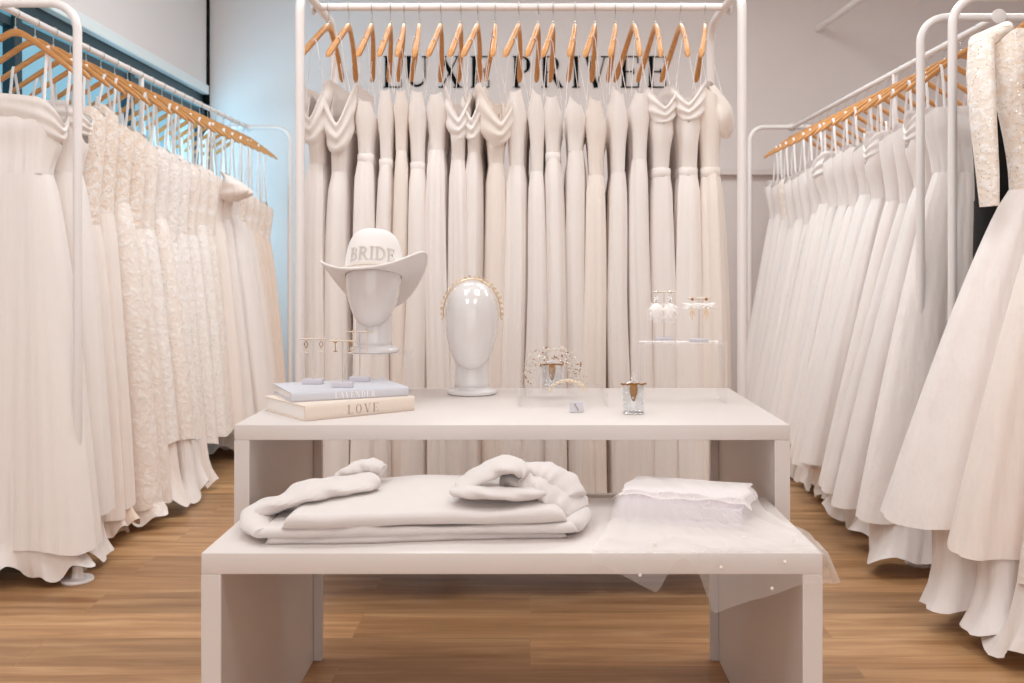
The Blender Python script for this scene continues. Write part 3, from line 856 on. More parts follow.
# ------------------------------------------------------------------ display tables
def table(label, x0, x1, yf, yb, zt, tk, leg, lip):
    t = thing('display_table', label, 'table', ((x0 + x1) / 2, (yf + yb) / 2, 0))
    cx, cy = (x0 + x1) / 2, (yf + yb) / 2
    w, d = (x1 - x0) / 2, (yb - yf) / 2
    MB().box(-w, -d, zt - tk, w, d, zt, .0022, 2).build('tabletop', M['table'], t)
    for s in (-1, 1):
        a, b = (-w, -w + leg) if s < 0 else (w - leg, w)
        MB().box(a, -d, 0, b, d, zt - tk, .0015, 1).build('side_panel', M['table'], t)
        if lip:
            a2, b2 = (b, b + .022) if s < 0 else (a - .022, a)
            MB().box(a2, d - .02, 0, b2, d, zt - tk, .001).build('rear_lip', M['table'], t)
    if lip: MB().box(-w + leg, d - .02, .405, w - leg, d, .44, .001).build('rear_rail', M['table'], t)
    return t
UF, UB, UZ = 2.033, 2.656, .72
LF, LB, LZ = 1.677, 2.08, .56
table('taller white waterfall display table with heads, books and jewellery on top', -.604, .531, UF, UB, UZ, .0315, .031, True)
table('lower white nesting table in front with sweatshirts and veil on top', -.554, .493, LF, LB, LZ, .036, .0335, False)

# ------------------------------------------------------------------ mannequin heads
def mannequin(label, loc, rot=0.0, h=.288):
    t = thing('mannequin_head', label, 'mannequin head', loc, rot)
    k = h / .288
    # head: lofted ovals from chin to crown; -y is the face
    prof = [(.066, .004, .004, -.045), (.071, .022, .022, -.040), (.080, .036, .036, -.030), (.095, .047, .052, -.02), (.115, .0555, .064, -.012), (.14, .0625, .075, -.006), (.17, .067, .083, 0), (.2, .0685, .088, .004),
            (.225, .0665, .087, .006), (.248, .060, .079, .007), (.266, .049, .065, .007), (.279, .034, .045, .007), (.286, .017, .022, .007), (.288, .002, .003, .007)]
    # resample smoothly
    rings = []
    n = 40
    P = np.array(prof); zs = np.concatenate([np.linspace(.066, .25, 22), np.linspace(.255, .288, 12)])
    u = np.arange(n) / n * 2 * PI
    for z in zs:
        a = np.interp(z, P[:, 0], P[:, 1]); b = np.interp(z, P[:, 0], P[:, 2]); c = np.interp(z, P[:, 0], P[:, 3])
        rings.append((a * k * np.cos(u), (c + b * np.sin(u)) * k, np.full(n, z * k)))
    V = np.concatenate([np.stack(r, 1) for r in rings], 0).tolist()
    fs = []
    for j in range(len(zs) - 1):
        for i in range(n):
            q = (i + 1) % n
            fs.append((j * n + i, j * n + q, (j + 1) * n + q, (j + 1) * n + i))
    fs.append(tuple(range(n - 1, -1, -1))); fs.append(tuple((len(zs) - 1) * n + q for q in range(n)))
    hd = MB().add(V, fs)
    # neck
    hd.lathe([(.0455, .014), (.0445, .03), (.0445, .07), (.046, .11), (.05, .14), (.03, .17)], 36, (0, .006 * k, 0), k, k)
    hd.build('head', M['head'], t, sharp=None)
    MB().lathe([(.060, 0), (.064, .003), (.064, .008), (.058, .013), (.046, .016), (.045, .02)], 40, (0, .006, 0)).build('base', M['head'], t)
    return t
H2 = (-.1475, 2.53)
mannequin('glossy white mannequin head wearing the gold headband', (H2[0], H2[1], UZ))
H1 = (-.391, 2.49); RZ1 = .829
mannequin('white mannequin head under the cowboy hat on the clear riser', (H1[0], H1[1], RZ1), 0)

# gold leafy headband on the second head
hb = thing('headband', 'gold leaf and pearl headband on the bare mannequin head', 'headband', (H2[0], H2[1], UZ))
band = MB(); lv = MB(); prl = MB(); rng = random.Random(3)
def band_pt(a, grow=0.0):
    return Vector(((.0715 + grow) * math.cos(a), .0, .2065 + (.085 + grow) * math.sin(a)))
N_ = 40
A = [math.radians(-8 + 196 * k / (N_ - 1)) for k in range(N_)]
band.tube([band_pt(a, .001) for a in A], .0016, 8)
for k in range(46):
    a = math.radians(-8 + 196 * k / 45); p = band_pt(a, .004)
    d = Vector((math.cos(a), 0, math.sin(a))); tn = Vector((-math.sin(a), 0, math.cos(a))) * (1 if k % 2 else -1)
    e = (d * rng.uniform(.3, 1) + tn * .8 + Vector((0, rng.uniform(-.8, .2), 0))).normalized(); s = rng.uniform(.006, .011)
    sd = e.cross(Vector((0, 1, 0))).normalized() * s * .28 + Vector((0, -.001, 0))
    nrm = e.cross(sd).normalized() * .0006
    q = [p - e * s * .1, p + e * s * .5 + sd, p + e * s, p + e * s * .5 - sd]
    lv.add([v + nrm for v in q] + [v - nrm for v in q], [(0, 1, 2, 3), (7, 6, 5, 4), (0, 4, 5, 1), (1, 5, 6, 2), (2, 6, 7, 3), (3, 7, 4, 0)])
    if k % 2 == 0: prl.ball(p + d * rng.uniform(.0, .005) + Vector((0, -.003, 0)), rng.uniform(.0014, .0024), 8)
band.build('band', M['gold'], hb); lv.build('leaves', M['gold'], hb, smooth=False); prl.build('pearls', M['pearl'], hb)

# cowboy hat, tipped back on the first head
hat = thing('cowboy_hat', 'white cowboy hat with pearl letters BRIDE on its crown', 'hat', (H1[0], H1[1] + .004, RZ1 + .191))
TILT = math.radians(12)
RM = Matrix.Rotation(-TILT, 4, 'X')   # lifts the front (-y), drops the back
def crown_pt(a, t):
    """a angle, t 0 base .. 1 top"""
    ph = t * PI / 2
    prof_r = math.cos(ph) ** .42 if t < 1 else 0
    r1, r2 = .0715, .096
    crease = 1 - .04 * max(0, math.sin(ph)) ** 4 * abs(math.cos(a)) ** 2
    z = .113 * math.sin(ph) ** .9 
    return RM @ Vector((r1 * prof_r * crease * math.cos(a) , r2 * prof_r * math.sin(a), z))
cr = MB()
cr.grid(lambda u, v: crown_pt(2 * PI * u, min(v, .9999)), 56, 18, True)
cr.build('crown', M['felt'], hat, sharp=None)
def brim_pt(u, v, dz=0.0):
    a = 2 * PI * u
    ri = (.070, .095); ro = (.138, .172)
    e = v
    x = (ri[0] + (ro[0] - ri[0]) * e) * math.cos(a); y = (ri[1] + (ro[1] - ri[1]) * e) * math.sin(a)
    up = .044 * abs(math.cos(a)) ** 2.4 * e ** 1.8
    dn = (-.016 if math.sin(a) < 0 else -.055) * abs(math.sin(a)) ** 2 * e ** 1.5
    x *= 1 - .06 * abs(math.cos(a)) ** 2 * e
    roll = .012 * e * math.cos(a)
    return RM @ Vector((x, y, up + dn + roll + dz))
bmh = MB()
nu_, nv_ = 72, 10
top = [brim_pt(i / nu_, j / (nv_ - 1), .0018) for j in range(nv_) for i in range(nu_)]
bot = [brim_pt(i / nu_, j / (nv_ - 1), -.0018) for j in range(nv_) for i in range(nu_)]
fs = []
K = nu_ * nv_
for j in range(nv_ - 1):
    for i in range(nu_):
        k = (i + 1) % nu_
        fs.append((j * nu_ + i, j * nu_ + k, (j + 1) * nu_ + k, (j + 1) * nu_ + i))
        fs.append((K + (j + 1) * nu_ + i, K + (j + 1) * nu_ + k, K + j * nu_ + k, K + j * nu_ + i))
for i in range(nu_):
    k = (i + 1) % nu_; j = nv_ - 1
    fs.append((j * nu_ + i, j * nu_ + k, K + j * nu_ + k, K + j * nu_ + i))
    fs.append((k, i, K + i, K + k))
bmh.add(top + bot, fs).build('brim', M['felt'], hat, sharp=60)
# rolled edge
MB().tube([brim_pt(i / 72, 1) for i in range(72)], .003, 8, closed=True).build('brim_edge', M['felt'], hat)
# pearl lettering and band
def on_crown(s, z, off=.002):
    """s: arc position across the front in metres, z height on the crown"""
    t = (2 / PI) * math.asin(min(1, (max(0, z) / .113) ** (1 / .9)))
    a = -PI / 2 + (s + .009) / .074
    p = crown_pt(a, t); c = crown_pt(a, max(0, t - .02))
    out = Vector((math.cos(a), math.sin(a) * .8, .15)).normalized()
    return p + (RM @ out) * off
lt = MB()
hB = .032; word = 'BRIDE'
wds = [stroke_letter(c)[1] * hB * 1.1 for c in word]; tot = sum(wds) + .003 * 4
xs = -tot / 2
for c, wd in zip(word, wds):
    for s in stroke_letter(c)[0]:
        pts = []
        if s[0] == 'l':
            _, x0, y0, x1, y1, w = s
            l = math.hypot(x1 - x0, y1 - y0) * hB; n = max(2, int(l / .0027))
            offs = (-.04, .04) if w > .1 else (0,)
            for o_ in offs:
                dx, dy = (x1 - x0), (y1 - y0); q = math.hypot(dx, dy)
                for k in range(n + 1):
                    pts.append((x0 + dx * k / n - dy / q * o_, y0 + dy * k / n + dx / q * o_))
        else:
            _, cx, cy, rx, ry, a0, a1, w0, w1 = s
            l = (rx + ry) / 2 * math.radians(a1 - a0) * hB; n = max(6, int(l / .0027))
            for o_ in (0, .075):
                for k in range(n + 1):
                    a = math.radians(a0 + (a1 - a0) * k / n)
                    pts.append((cx + (rx - o_) * math.cos(a), cy + (ry - o_ * .6) * math.sin(a)))
        for (x, y) in pts:
            lt.ball(on_crown(xs + x * hB * 1.1, .022 + y * hB, .0015), .0017, 6)
    xs += wd + .003
lt.build('pearl_lettering', M['rhine'], hat)
bd = MB()
for k in range(96):
    a = 2 * PI * k / 96
    for z in (.006, .0115):
        t = (2 / PI) * math.asin((z / .113) ** (1 / .9)); p = crown_pt(a, t)
        bd.ball(p + (RM @ Vector((math.cos(a), math.sin(a), 0))) * .0012, .0025, 6)
bd.build('pearl_hatband', M['pearl'], hat)

# ------------------------------------------------------------------ acrylic risers
def riser(label, c, w, d, h, rot=0.0, tk=.005):
    t = thing('acrylic_riser', label, 'display riser', c, rot)
    MB().box(-w / 2, -d / 2, h - tk, w / 2, d / 2, h, .0008).build('shelf', M['acrylic'], t, smooth=False)
    for s in (-1, 1):
        MB().box(s * w / 2 - (tk if s > 0 else 0), -d / 2, .0006, s * w / 2 + (tk if s < 0 else 0), d / 2, h - tk, .0008).build('leg', M['acrylic'], t, smooth=False)
    return t
riser('clear acrylic riser under the mannequin head with the hat', (H1[0] + .012, H1[1] + .02, UZ), .155, .15, RZ1 - UZ)
R2Y = 2.40; s2 = F / R2Y
r2z = CAMZ - (341 - 268) / s2
riser('tall clear acrylic riser carrying two earring stands at right', ((682 - 530) / s2, R2Y, UZ), 82 / s2, .11, r2z - UZ)
R3Y = 2.33; s3 = F / R3Y
riser('low clear acrylic riser with pearl hairpiece at the table center', ((563 - 530) / s3, R3Y + .06, UZ), 88 / s3, .20, .03)

# ------------------------------------------------------------------ books
def book(label, corner, yaw, L, W, T, cover, text, ink, z, th_, tx0, tx1):
    """corner = near left end of the spine; spine along local +x, boards back along +y"""
    t = thing('book', label, 'book', (corner[0], corner[1], z), yaw)
    c = MB(); e = .0028
    c.box(0, 0, 0, L, W, e, .0008); c.box(0, 0, T - e, L, W, T, .0008)
    # slightly rounded spine
    vs = []; fs = []; n = 8
    for x in (0, L):
        for k in range(n + 1):
            a = -PI / 2 + PI * k / n
            vs.append((x, -.0035 * math.cos(a), T / 2 + T / 2 * math.sin(a)))
        for k in range(n + 1):
            vs.append((x, .0028, T - T * k / n))
    m = 2 * (n + 1)
    for k in range(m):
        fs.append((k, (k + 1) % m, m + (k + 1) % m, m + k))
    fs.append(tuple(range(m - 1, -1, -1))); fs.append(tuple(range(m, 2 * m)))
    c.add(vs, fs)
    c.build('cover', M[cover], t, sharp=35)
    pg = MB().box(.004, .004, e, L - .004, W - .004, T - e, .0004)
    pg.build('pages', M['paper'], t, smooth=False)
    tot = sum(stroke_letter(q)[1] for q in text) + .22 * (len(text) - 1)
    h = (tx1 - tx0) / tot; h2 = th_
    mb = MB(); x = tx0
    for q in text:
        sx = h / h2
        letter_mesh(mb, q, 0, (T - h2) / 2, h2, .0004, lambda a, zz, d, x=x, sx=sx: (x + a * sx, -.0032 - d, zz))
        x += (stroke_letter(q)[1] + .22) * h
    mb.build('spine_title', M[ink], t, smooth=False)
    return t
b1c = (-.470, 2.077); yaw1 = math.atan2(.163, .209)
book('cream cloth book titled LOVE lying on the table under the lavender book', b1c, yaw1, .265, .206, .0325, 'cream', 'LOVE', 'ink_brown', UZ, .019, .098, .173)
b2c = (-.511, 2.130); yaw2 = math.radians(25.5)
B2Z = UZ + .0325
book('pale lavender book titled LAVENDER stacked on the cream book', b2c, yaw2, .262, .195, .0205, 'lav', 'LAVENDER', 'ink_white', B2Z, .0135, .095, .185)
BT = B2Z + .0205

# ------------------------------------------------------------------ earring stands and earrings
def stand(label, x, y, z, h, bw, rot, base=(.046, .024, .012), bar='silver'):
    t = thing('earring_stand', label, 'jewellery stand', (x, y, z), rot, 'T-bar earring stands')
    MB().box(-base[0] / 2, -base[1] / 2, 0, base[0] / 2, base[1] / 2, base[2], .0012, 2).build('base', M['slab'], t)
    MB().tube([(0, 0, base[2] * .8), (0, 0, h / 2), (0, 0, h)], .0012, 8).build('pole', M[bar], t)
    MB().tube([(-bw / 2, 0, h), (0, 0, h), (bw / 2, 0, h)], .0019, 8).build('crossbar', M['champagne'], t)
    return t
def earring(label, x, y, ztop, kind, rng, grp):
    """hangs from a bar at ztop"""
    t = thing('earring', label, 'earring', (x, y, ztop), 0, grp)
    hk = MB(); hk.tube([(0, .004, -.001), (0, .003, .003), (0, 0, .0038), (0, -.003, .002), (0, -.0034, -.004)], .0006, 6)
    hk.build('ear_hook', M['gold'], t)
    if kind == 'diamond':
        f = MB(); f.tube([(0, -.0034, -.005), (.0045, -.0034, -.013), (0, -.0034, -.022), (-.0045, -.0034, -.013)], .0009, 6, closed=True); f.build('frame', M['bronze'], t)
        f = MB()
        for k in range(6): f.ball((math.cos(k) * .003, -.0034 + math.sin(k * 2) * .002, -.026 - k * .0014), .0017, 6)
        f.build('pearl_drop', M['pearl'], t)
    elif kind == 'bar':
        f = MB(); f.tube([(0, -.0034, -.004), (0, -.0034, -.024)], .0009, 6)
        for z in (-.004, -.024): f.tube([(-.004, -.0034, z), (.004, -.0034, z)], .0011, 6)
        f.build('frame', M['bronze'], t)
        f = MB()
        for k in range(5): f.ball(((k - 2) * .0018, -.0034, -.028 - abs(k - 2) * -.001), .0017, 6)
        f.build('pearl_drop', M['pearl'], t)
    elif kind == 'chain':
        f = MB()
        for k in range(14): f.ball((.0008 * math.sin(k * 2), -.0034, -.005 - k * .0036), .0016, 6)
        f.build('bead_chain', M['gold'], t)
    elif kind == 'feather':
        f = MB(); f.ball((0, -.004, -.002), .0042, 8); f.build('stud', M['silver'], t)
        f = MB(); f.tube([(0, -.004, -.008), (.004, -.004, -.016), (.0035, -.004, -.026), (-.0035, -.004, -.026), (-.004, -.004, -.016)], .0014, 6, closed=True)
        f.ball((0, -.004, -.021), .0032, 8, 1.5); f.build('crystal_drop', M['silver'], t)
        f = MB()
        f.ball((0, -.004, -.048), .016, 14, 1.25)
        for k in range(150):
            a = rng.uniform(0, 2 * PI); el = rng.uniform(-1.4, .9); l = rng.uniform(.018, .031)
            d = Vector((math.cos(a) * math.cos(el) * .75, math.sin(a) * math.cos(el) * .6, math.sin(el)))
            c = Vector((0, -.004, -.045))
            f.tube([c, c + d * l * .5, c + d * l + Vector((0, 0, -.006))], [.0018, .0030, .0008], 5)
        f.build('feather_puff', M['feather'], t)
    else:   # flower
        f = MB(); f.ball((0, -.004, -.003), .0036, 8); f.build('stud', M['bronze'], t)
        f = MB()
        for k in range(70):
            a = rng.uniform(0, 2 * PI); l = rng.uniform(.012, .026)
            c = Vector((0, -.004, -.016)); d = Vector((math.cos(a), .6 * math.sin(a), rng.uniform(-.45, .15)))
            f.tube([c, c + d * l * .6, c + d * l], [.0014, .0028, .0008], 5)
        f.build('petals', M['feather'], t)
        f = MB()
        for s in (-1, 0, 1): f.tube([(0, -.004, -.02), (s * .003, -.004, -.034), (s * .006, -.004, -.052 + abs(s) * .008)], [.0009, .0016, .0007], 6)
        f.build('leaf_drop', M['gold'], t)
    return t
rg = random.Random(5)
def bar_pair(px_, ybase, ybar, xw, erx, kinds, z0, name, elabels, grp, rot=0.0, base=(.046, .024, .012)):
    s = (ybase - 268) / (CAMZ - z0); Y = F / s + base[1] / 2
    X = (px_ - 530) * Y / F
    h = CAMZ - (ybar - 268) * Y / F - z0
    stand(name, X, Y, z0, h, xw * Y / F, rot, base)
    for ex, kd, lb in zip(erx, kinds, elabels):
        earring(lb, (ex - 530) * Y / F, Y, z0 + h + .0012, kd, rg, grp)
bar_pair(313, 384.5, 339, 27, (306.5, 321.5), ('diamond', 'diamond'), BT, 'leftmost T-bar earring stand on the lavender book', ('left diamond-shaped drop earring on the leftmost stand', 'right diamond-shaped drop earring on the leftmost stand'), 'diamond drop earrings')
bar_pair(342.6, 388, 341, 27, (335.7, 350), ('bar', 'bar'), BT, 'front T-bar earring stand on the lavender book', ('left bar drop earring on the front stand on the books', 'right bar drop earring on the front stand on the books'), 'bar drop earrings')
bar_pair(359.8, 382, 331.7, 27, (352.8, 367.2), ('chain', 'chain'), BT, 'tallest T-bar earring stand, rightmost on the lavender book', ('left beaded chain earring on the tallest stand', 'right beaded chain earring on the tallest stand'), 'chain earrings')
bar_pair(664, 340.6, 292, 23, (656, 669.5), ('feather', 'feather'), r2z, 'left earring stand on the tall clear riser, with feather earrings', ('left silver earring with white feather puff', 'right silver earring with white feather puff'), 'feather earrings', base=(.040, .024, .008))
bar_pair(699, 342.4, 298.5, 22, (692, 706), ('flower', 'flower'), r2z, 'right earring stand on the tall clear riser, with petal earrings', ('left earring with spread white petals and gold drops', 'right earring with spread white petals and gold drops'), 'petal earrings', base=(.042, .024, .008))

# ------------------------------------------------------------------ hairpieces and glasses in the middle
def glass_cup(label, x, y, z, r, h):
    t = thing('glass_cup', label, 'glass', (x, y, z))
    prof = [(r * .9, 0), (r * .93, .002), (r, h), (r - .0018, h), (r * .93 - .0022, .006), (.0005, .006)]
    g_ = MB().lathe(prof, 32); g_.build('bowl', M['glass'], t)
    f = MB(); q = random.Random(8)
    for k in range(60):
        a = q.uniform(0, 2 * PI); zz = q.uniform(.006, h * .8); rr = (r * .93 + (r * .07) * zz / h) + .0003
        f.ball((rr * math.cos(a), rr * math.sin(a), zz), q.uniform(.0012, .002), 6)
    f.build('crystal_studs', M['crystal'], t)
    MB().tube([(r * .9 * math.cos(2 * PI * k / 28), r * .9 * math.sin(2 * PI * k / 28), .002) for k in range(28)], .0018, 6, closed=True).build('foot_ring', M['silver'], t)
    return t
def comb(label, x, y, z, w, seed, up=.018):
    """hair comb standing in a glass: beaded bar across the rim, gold stem below, crystal sprigs above"""
    t = thing('hair_comb', label, 'hair comb', (x, y, z)); q = random.Random(seed)
    f = MB(); f.tube([(-w / 2, 0, 0), (0, -.001, .001), (w / 2, 0, 0)], .0012, 6)
    for k in range(15): f.ball((-w / 2 + w * k / 14, -.0015 + q.uniform(-.001, .001), q.uniform(-.001, .0015)), q.uniform(.0017, .0026), 6)
    f.build('beaded_bar', M['bronze'], t)
    f = MB()
    rows = [(.012, -.001), (.018, -.008), (.016, -.02), (.011, -.03), (.004, -.038)]
    vs = []; fs = []
    for (ww, zz) in rows:
        for d in (-.0016, .0016): vs += [(-ww / 2, d, zz), (0, d * 2, zz), (ww / 2, d, zz)]
    for i in range(len(rows) - 1):
        a = i * 6; b = a + 6
        for c_ in (0, 1): fs.append((a + c_, a + c_ + 1, b + c_ + 1, b + c_)); fs.append((a + 3 + c_ + 1, a + 3 + c_, b + 3 + c_, b + 3 + c_ + 1))
        fs.append((a, b, b + 3, a + 3)); fs.append((a + 2, a + 5, b + 5, b + 2))
    fs.append((0, 3, 4, 1)); fs.append((1, 4, 5, 2))
    f.add(vs, fs)
    f.build('ornament', M['bronze'], t)
    f = MB(); b_ = MB()
    for k in range(9):
        a = math.radians(25 + 130 * k / 8) + q.uniform(-.1, .1); l = up * q.uniform(.7, 1.2)
        p = Vector((math.cos(a) * l * 1.2, q.uniform(-.004, .004), math.sin(a) * l)); o = Vector(((k - 4) * w / 12, 0, 0))
        f.tube([o, o + p * .6, o + p], .0005, 5); b_.ball(o + p, .0017, 6); b_.ball(o + p * .6, .0013, 6)
    f.build('wire_sprigs', M['silver'], t); b_.build('crystals', M['crystal'], t)
    return t
gy = 2.19; gs = F / gy; gx = (633.5 - 530) / gs
gz0 = UZ
glass_cup('small crystal-studded glass on the table at right of center', gx, gy, gz0, 11.2 / gs, 28.5 / gs)
comb('gold beaded hair comb resting on the rim of the crystal-studded glass', gx, gy - .0, gz0 + 28.5 / gs + .002, 24 / gs, 21)
g2y = 2.44; g2s = F / g2y; g2x = (552 - 530) / g2s
g2z = UZ + .03
glass_cup('clear glass holding hairpieces on the low clear riser', g2x, g2y, g2z, 11 / g2s, .05)
comb('dark gold hair comb in the glass on the low clear riser', g2x, g2y, g2z + .053, 22 / g2s, 22, .012)
# hair vine: airy arch of wire and crystals
hv = thing('hair_vine', 'airy crystal hair vine arching over the low clear riser', 'hairpiece', ((553 - 530) / g2s, 2.47, g2z))
f = MB(); b_ = MB(); q = random.Random(31)
g_ = MB()
for strand in range(4):
    k0 = .8 + .12 * strand; pts = []
    for k in range(22):
        a = PI * k / 21
        x = math.cos(a) * .066 * k0; z = math.sin(a) ** .8 * .080 * k0
        pts.append((x + q.uniform(-.004, .004), q.uniform(-.006, .006) + (strand - 2) * .005, max(.0025, z + q.uniform(-.005, .005))))
    f.tube(pts, .00035, 5)
    for p in pts:
        for _ in range(4):
            c = (p[0] + q.uniform(-.007, .007), p[1] + q.uniform(-.005, .005), max(.0025, p[2] + q.uniform(-.007, .007)))
            (g_ if q.random() < .25 else b_).ball(c, q.uniform(.001, .0023), 6)
g_.build('gold_beads', M['bronze'], hv)
f.build('wire', M['silver'], hv); b_.build('crystals', M['pearl'], hv)
# pearl hairband lying in front
ph = thing('pearl_hairband', 'pearl and gold hairband at the front of the low clear riser', 'headband', ((567 - 530) / s3, 2.335, UZ + .03))
f = MB(); b_ = MB(); g_ = MB()
for k in range(34):
    a = PI * k / 33
    p = (math.cos(a) * .040, -.028 + .05 * math.sin(a) * .5, .0035 + .022 * math.sin(a))
    b_.ball((p[0], p[1] + q.uniform(-.002, .002), p[2] + q.uniform(-.001, .003)), q.uniform(.0022, .0036), 8)
    if k % 3 == 0: g_.ball((p[0], p[1] - .003, p[2] + .003), .0026, 6)
    f.v = f.v
f.tube([(math.cos(PI * k / 33) * .040, -.028 + .025 * math.sin(PI * k / 33), .0025 + .021 * math.sin(PI * k / 33)) for k in range(34)], .0014, 6)
f.build('band', M['gold'], ph); b_.build('pearls', M['pearl'], ph); g_.build('gold_beads', M['gold'], ph)
# small tag
tg = thing('price_tag', 'small clear tag holder leaning at the front of the low riser', 'tag', ((577 - 530) / (F / 2.2), 2.2, UZ), .25)
m_ = MB().box(-.016, -.0015, 0, .016, .0015, .024, .0006); m_.xf(Matrix.Translation((0, 0, .0012)) @ Matrix.Rotation(-.35, 4, 'X')); m_.build('holder', M['slab'], tg, smooth=False)
m_ = MB().tube([(-.004, -.0022, .019), (.003, -.0022, .004)], .0013, 6); m_.xf(Matrix.Translation((0, 0, .0012)) @ Matrix.Rotation(-.35, 4, 'X')); m_.build('printed_mark', M['ink_brown'], tg)

# ------------------------------------------------------------------ folded sweatshirts
def noise2(x, y, s):
    return math.sin(x * 17 + s) * math.sin(y * 23 + s * 2) * .5 + math.sin(x * 41 + y * 13 + s * 3) * .3 + math.sin(x * 7 - y * 31 + s) * .2
def slab(x0, x1, yf0, yf1, yb0, yb1, z0, th_fn, seed, nx=70, nc=44, wob=.004, rend=.02):
    """folded cloth: stadium section in y-z swept along x; front runs yf0->yf1, back yb0->yb1"""
    mb = MB(); vs = []; fs = []
    for i in range(nx):
        u = i / (nx - 1); x = x0 + (x1 - x0) * u
        e = min(1, min(u, 1 - u) * (x1 - x0) / rend); e = math.sqrt(max(0, 1 - (1 - e) ** 2)) if e < 1 else 1
        e = max(e, .02)
        yf = yf0 + (yf1 - yf0) * u + wob * math.sin(9 * u + seed) ; yb = yb0 + (yb1 - yb0) * u + wob * math.sin(7 * u + seed * 2)
        for k in range(nc):
            a = k / nc
            h = th_fn(u, 0)
            t = h / 2
            Ls = (yb - yf) / 2 - t
            X, Y, NX, NY = stadium(Ls + t, t, np.array([a]))
            py = (yb + yf) / 2 + X[0] * (.9 + .1 * e); v = (py - yf) / (yb - yf)
            hv_ = th_fn(u, v) / h
            zz = Y[0]
            z = z0 + (t + zz) * hv_ * e
            if zz > 0: z += .0035 * noise2(x, py, seed) * e
            else: z += 0.0
            vs.append((x, py + .003 * noise2(x * 1.7, a, seed), max(z0 + .0004, z)))
    for i in range(nx - 1):
        for k in range(nc):
            l = (k + 1) % nc
            fs.append((i * nc + k, (i + 1) * nc + k, (i + 1) * nc + l, i * nc + l))
    fs.append(tuple(range(nc))); fs.append(tuple((nx - 1) * nc + k for k in range(nc - 1, -1, -1)))
    return mb.add(vs, fs)
g1 = lambda u, c, w: math.exp(-((u - c) / w) ** 2)
sw1 = thing('sweatshirt', 'folded white sweatshirt at the bottom of the stack on the lower table', 'sweatshirt', (0, 0, 0), 0, 'folded sweatshirts')
slab(-.462, .068, 1.715, 1.765, 1.97, 1.99, LZ, lambda u, v: .013 + .002 * math.sin(5 * u), 1.3).build('lower_fold', M['jersey'], sw1, sharp=None)
slab(-.475, .085, 1.712, 1.755, 1.965, 1.985, LZ + .0125, lambda u, v: .015 + .009 * g1(u, .33, .04) + .004 * math.sin(8 * u) * .5, 2.1).build('upper_fold', M['jersey'], sw1, sharp=None)
sl = MB()
sl.tube([(-.47, 1.95, .585), (-.492, 1.90, .588), (-.502, 1.84, .585), (-.49, 1.78, .580), (-.465, 1.735, .578)], [.02, .028, .030, .026, .016], 16, flat=(.55, 1.1))
sl.build('sleeve', M['jersey'], sw1)
MB().tube([(.07, 1.95, .582), (.088, 1.90, .584), (.092, 1.85, .582), (.08, 1.79, .580), (.055, 1.775, .58)], [.016, .022, .023, .02, .012], 16, flat=(.75, 1.0)).build('sleeve', M['jersey'], sw1)
sw2 = thing('sweatshirt', 'folded white hooded sweatshirt on top of the stack on the lower table', 'sweatshirt', (0, 0, 0), 0, 'folded sweatshirts')
Z2 = LZ + .0295
slab(-.43, .066, 1.710, 1.758, 1.985, 1.995, Z2, lambda u, v: .024 + .018 * g1(u, .5, .35) * smooth(min(1, max(0, v * 1.2))) - .003 * g1(u, .6, .15) * (1 - v), 3.3, wob=.006, rend=.03).build('body', M['jersey'], sw2, sharp=None)
# left sleeve folded across the top, with open cuff
def sweep_cloth(pts, widths, heights, seed, n=24, hollow=False):
    """flattened tube with wrinkles"""
    P = [Vector(p) for p in pts]
    # resample with catmull-rom
    m = 34; out = []; W = []; H = []
    for i in range(m):
        f_ = i / (m - 1) * (len(P) - 1); k = min(int(f_), len(P) - 2); t = f_ - k
        p0, p1, p2, p3 = P[max(k - 1, 0)], P[k], P[k + 1], P[min(k + 2, len(P) - 1)]
        out.append(.5 * ((2 * p1) + (p2 - p0) * t + (2 * p0 - 5 * p1 + 4 * p2 - p3) * t * t + (3 * p1 - p0 - 3 * p2 + p3) * t ** 3))
        W.append(widths[k] * (1 - t) + widths[k + 1] * t); H.append(heights[k] * (1 - t) + heights[k + 1] * t)
    vs = []; fs = []
    for i in range(m):
        T = (out[min(i + 1, m - 1)] - out[max(i - 1, 0)]).normalized()
        side = T.cross(Vector((0, 0, 1))).normalized(); up = side.cross(T).normalized()
        for k in range(n):
            a = 2 * PI * k / n; c, s_ = math.cos(a), math.sin(a)
            r = 1 + .07 * math.sin(3 * a + i * .5 + seed) + .05 * math.sin(i * 1.1 + seed * 2 + 2 * a)
            vs.append(out[i] + side * (math.copysign(abs(c) ** .8, c) * W[i] * r) + up * (math.copysign(abs(s_) ** .9, s_) * H[i] * r))
    for i in range(m - 1):
        for k in range(n):
            l = (k + 1) % n
            fs.append((i * n + k, i * n + l, (i + 1) * n + l, (i + 1) * n + k))
    fs.append(tuple(range(n - 1, -1, -1)))
    if not hollow: fs.append(tuple((m - 1) * n + k for k in range(n)))
    return MB().add(vs, fs)
sweep_cloth([(-.505, 1.86, .578), (-.462, 1.84, .606), (-.41, 1.85, .628), (-.35, 1.875, .630), (-.298, 1.90, .638)], [.03, .055, .062, .058, .048], [.012, .013, .014, .012, .012], 1.0, hollow=False).build('sleeve', M['jersey'], sw2)
sweep_cloth([(-.375, 1.945, .630), (-.345, 1.94, .648), (-.312, 1.94, .655), (-.285, 1.935, .648)], [.022, .03, .03, .02], [.009, .012, .013, .010], 2.0).build('cuff', M['jersey'], sw2)
sweep_cloth([(.09, 1.84, .590), (.07, 1.85, .608), (.04, 1.865, .628), (.0, 1.88, .640), (-.05, 1.89, .640)], [.045, .06, .066, .06, .04], [.012, .016, .02, .02, .014], 4.0).build('sleeve', M['jersey'], sw2)
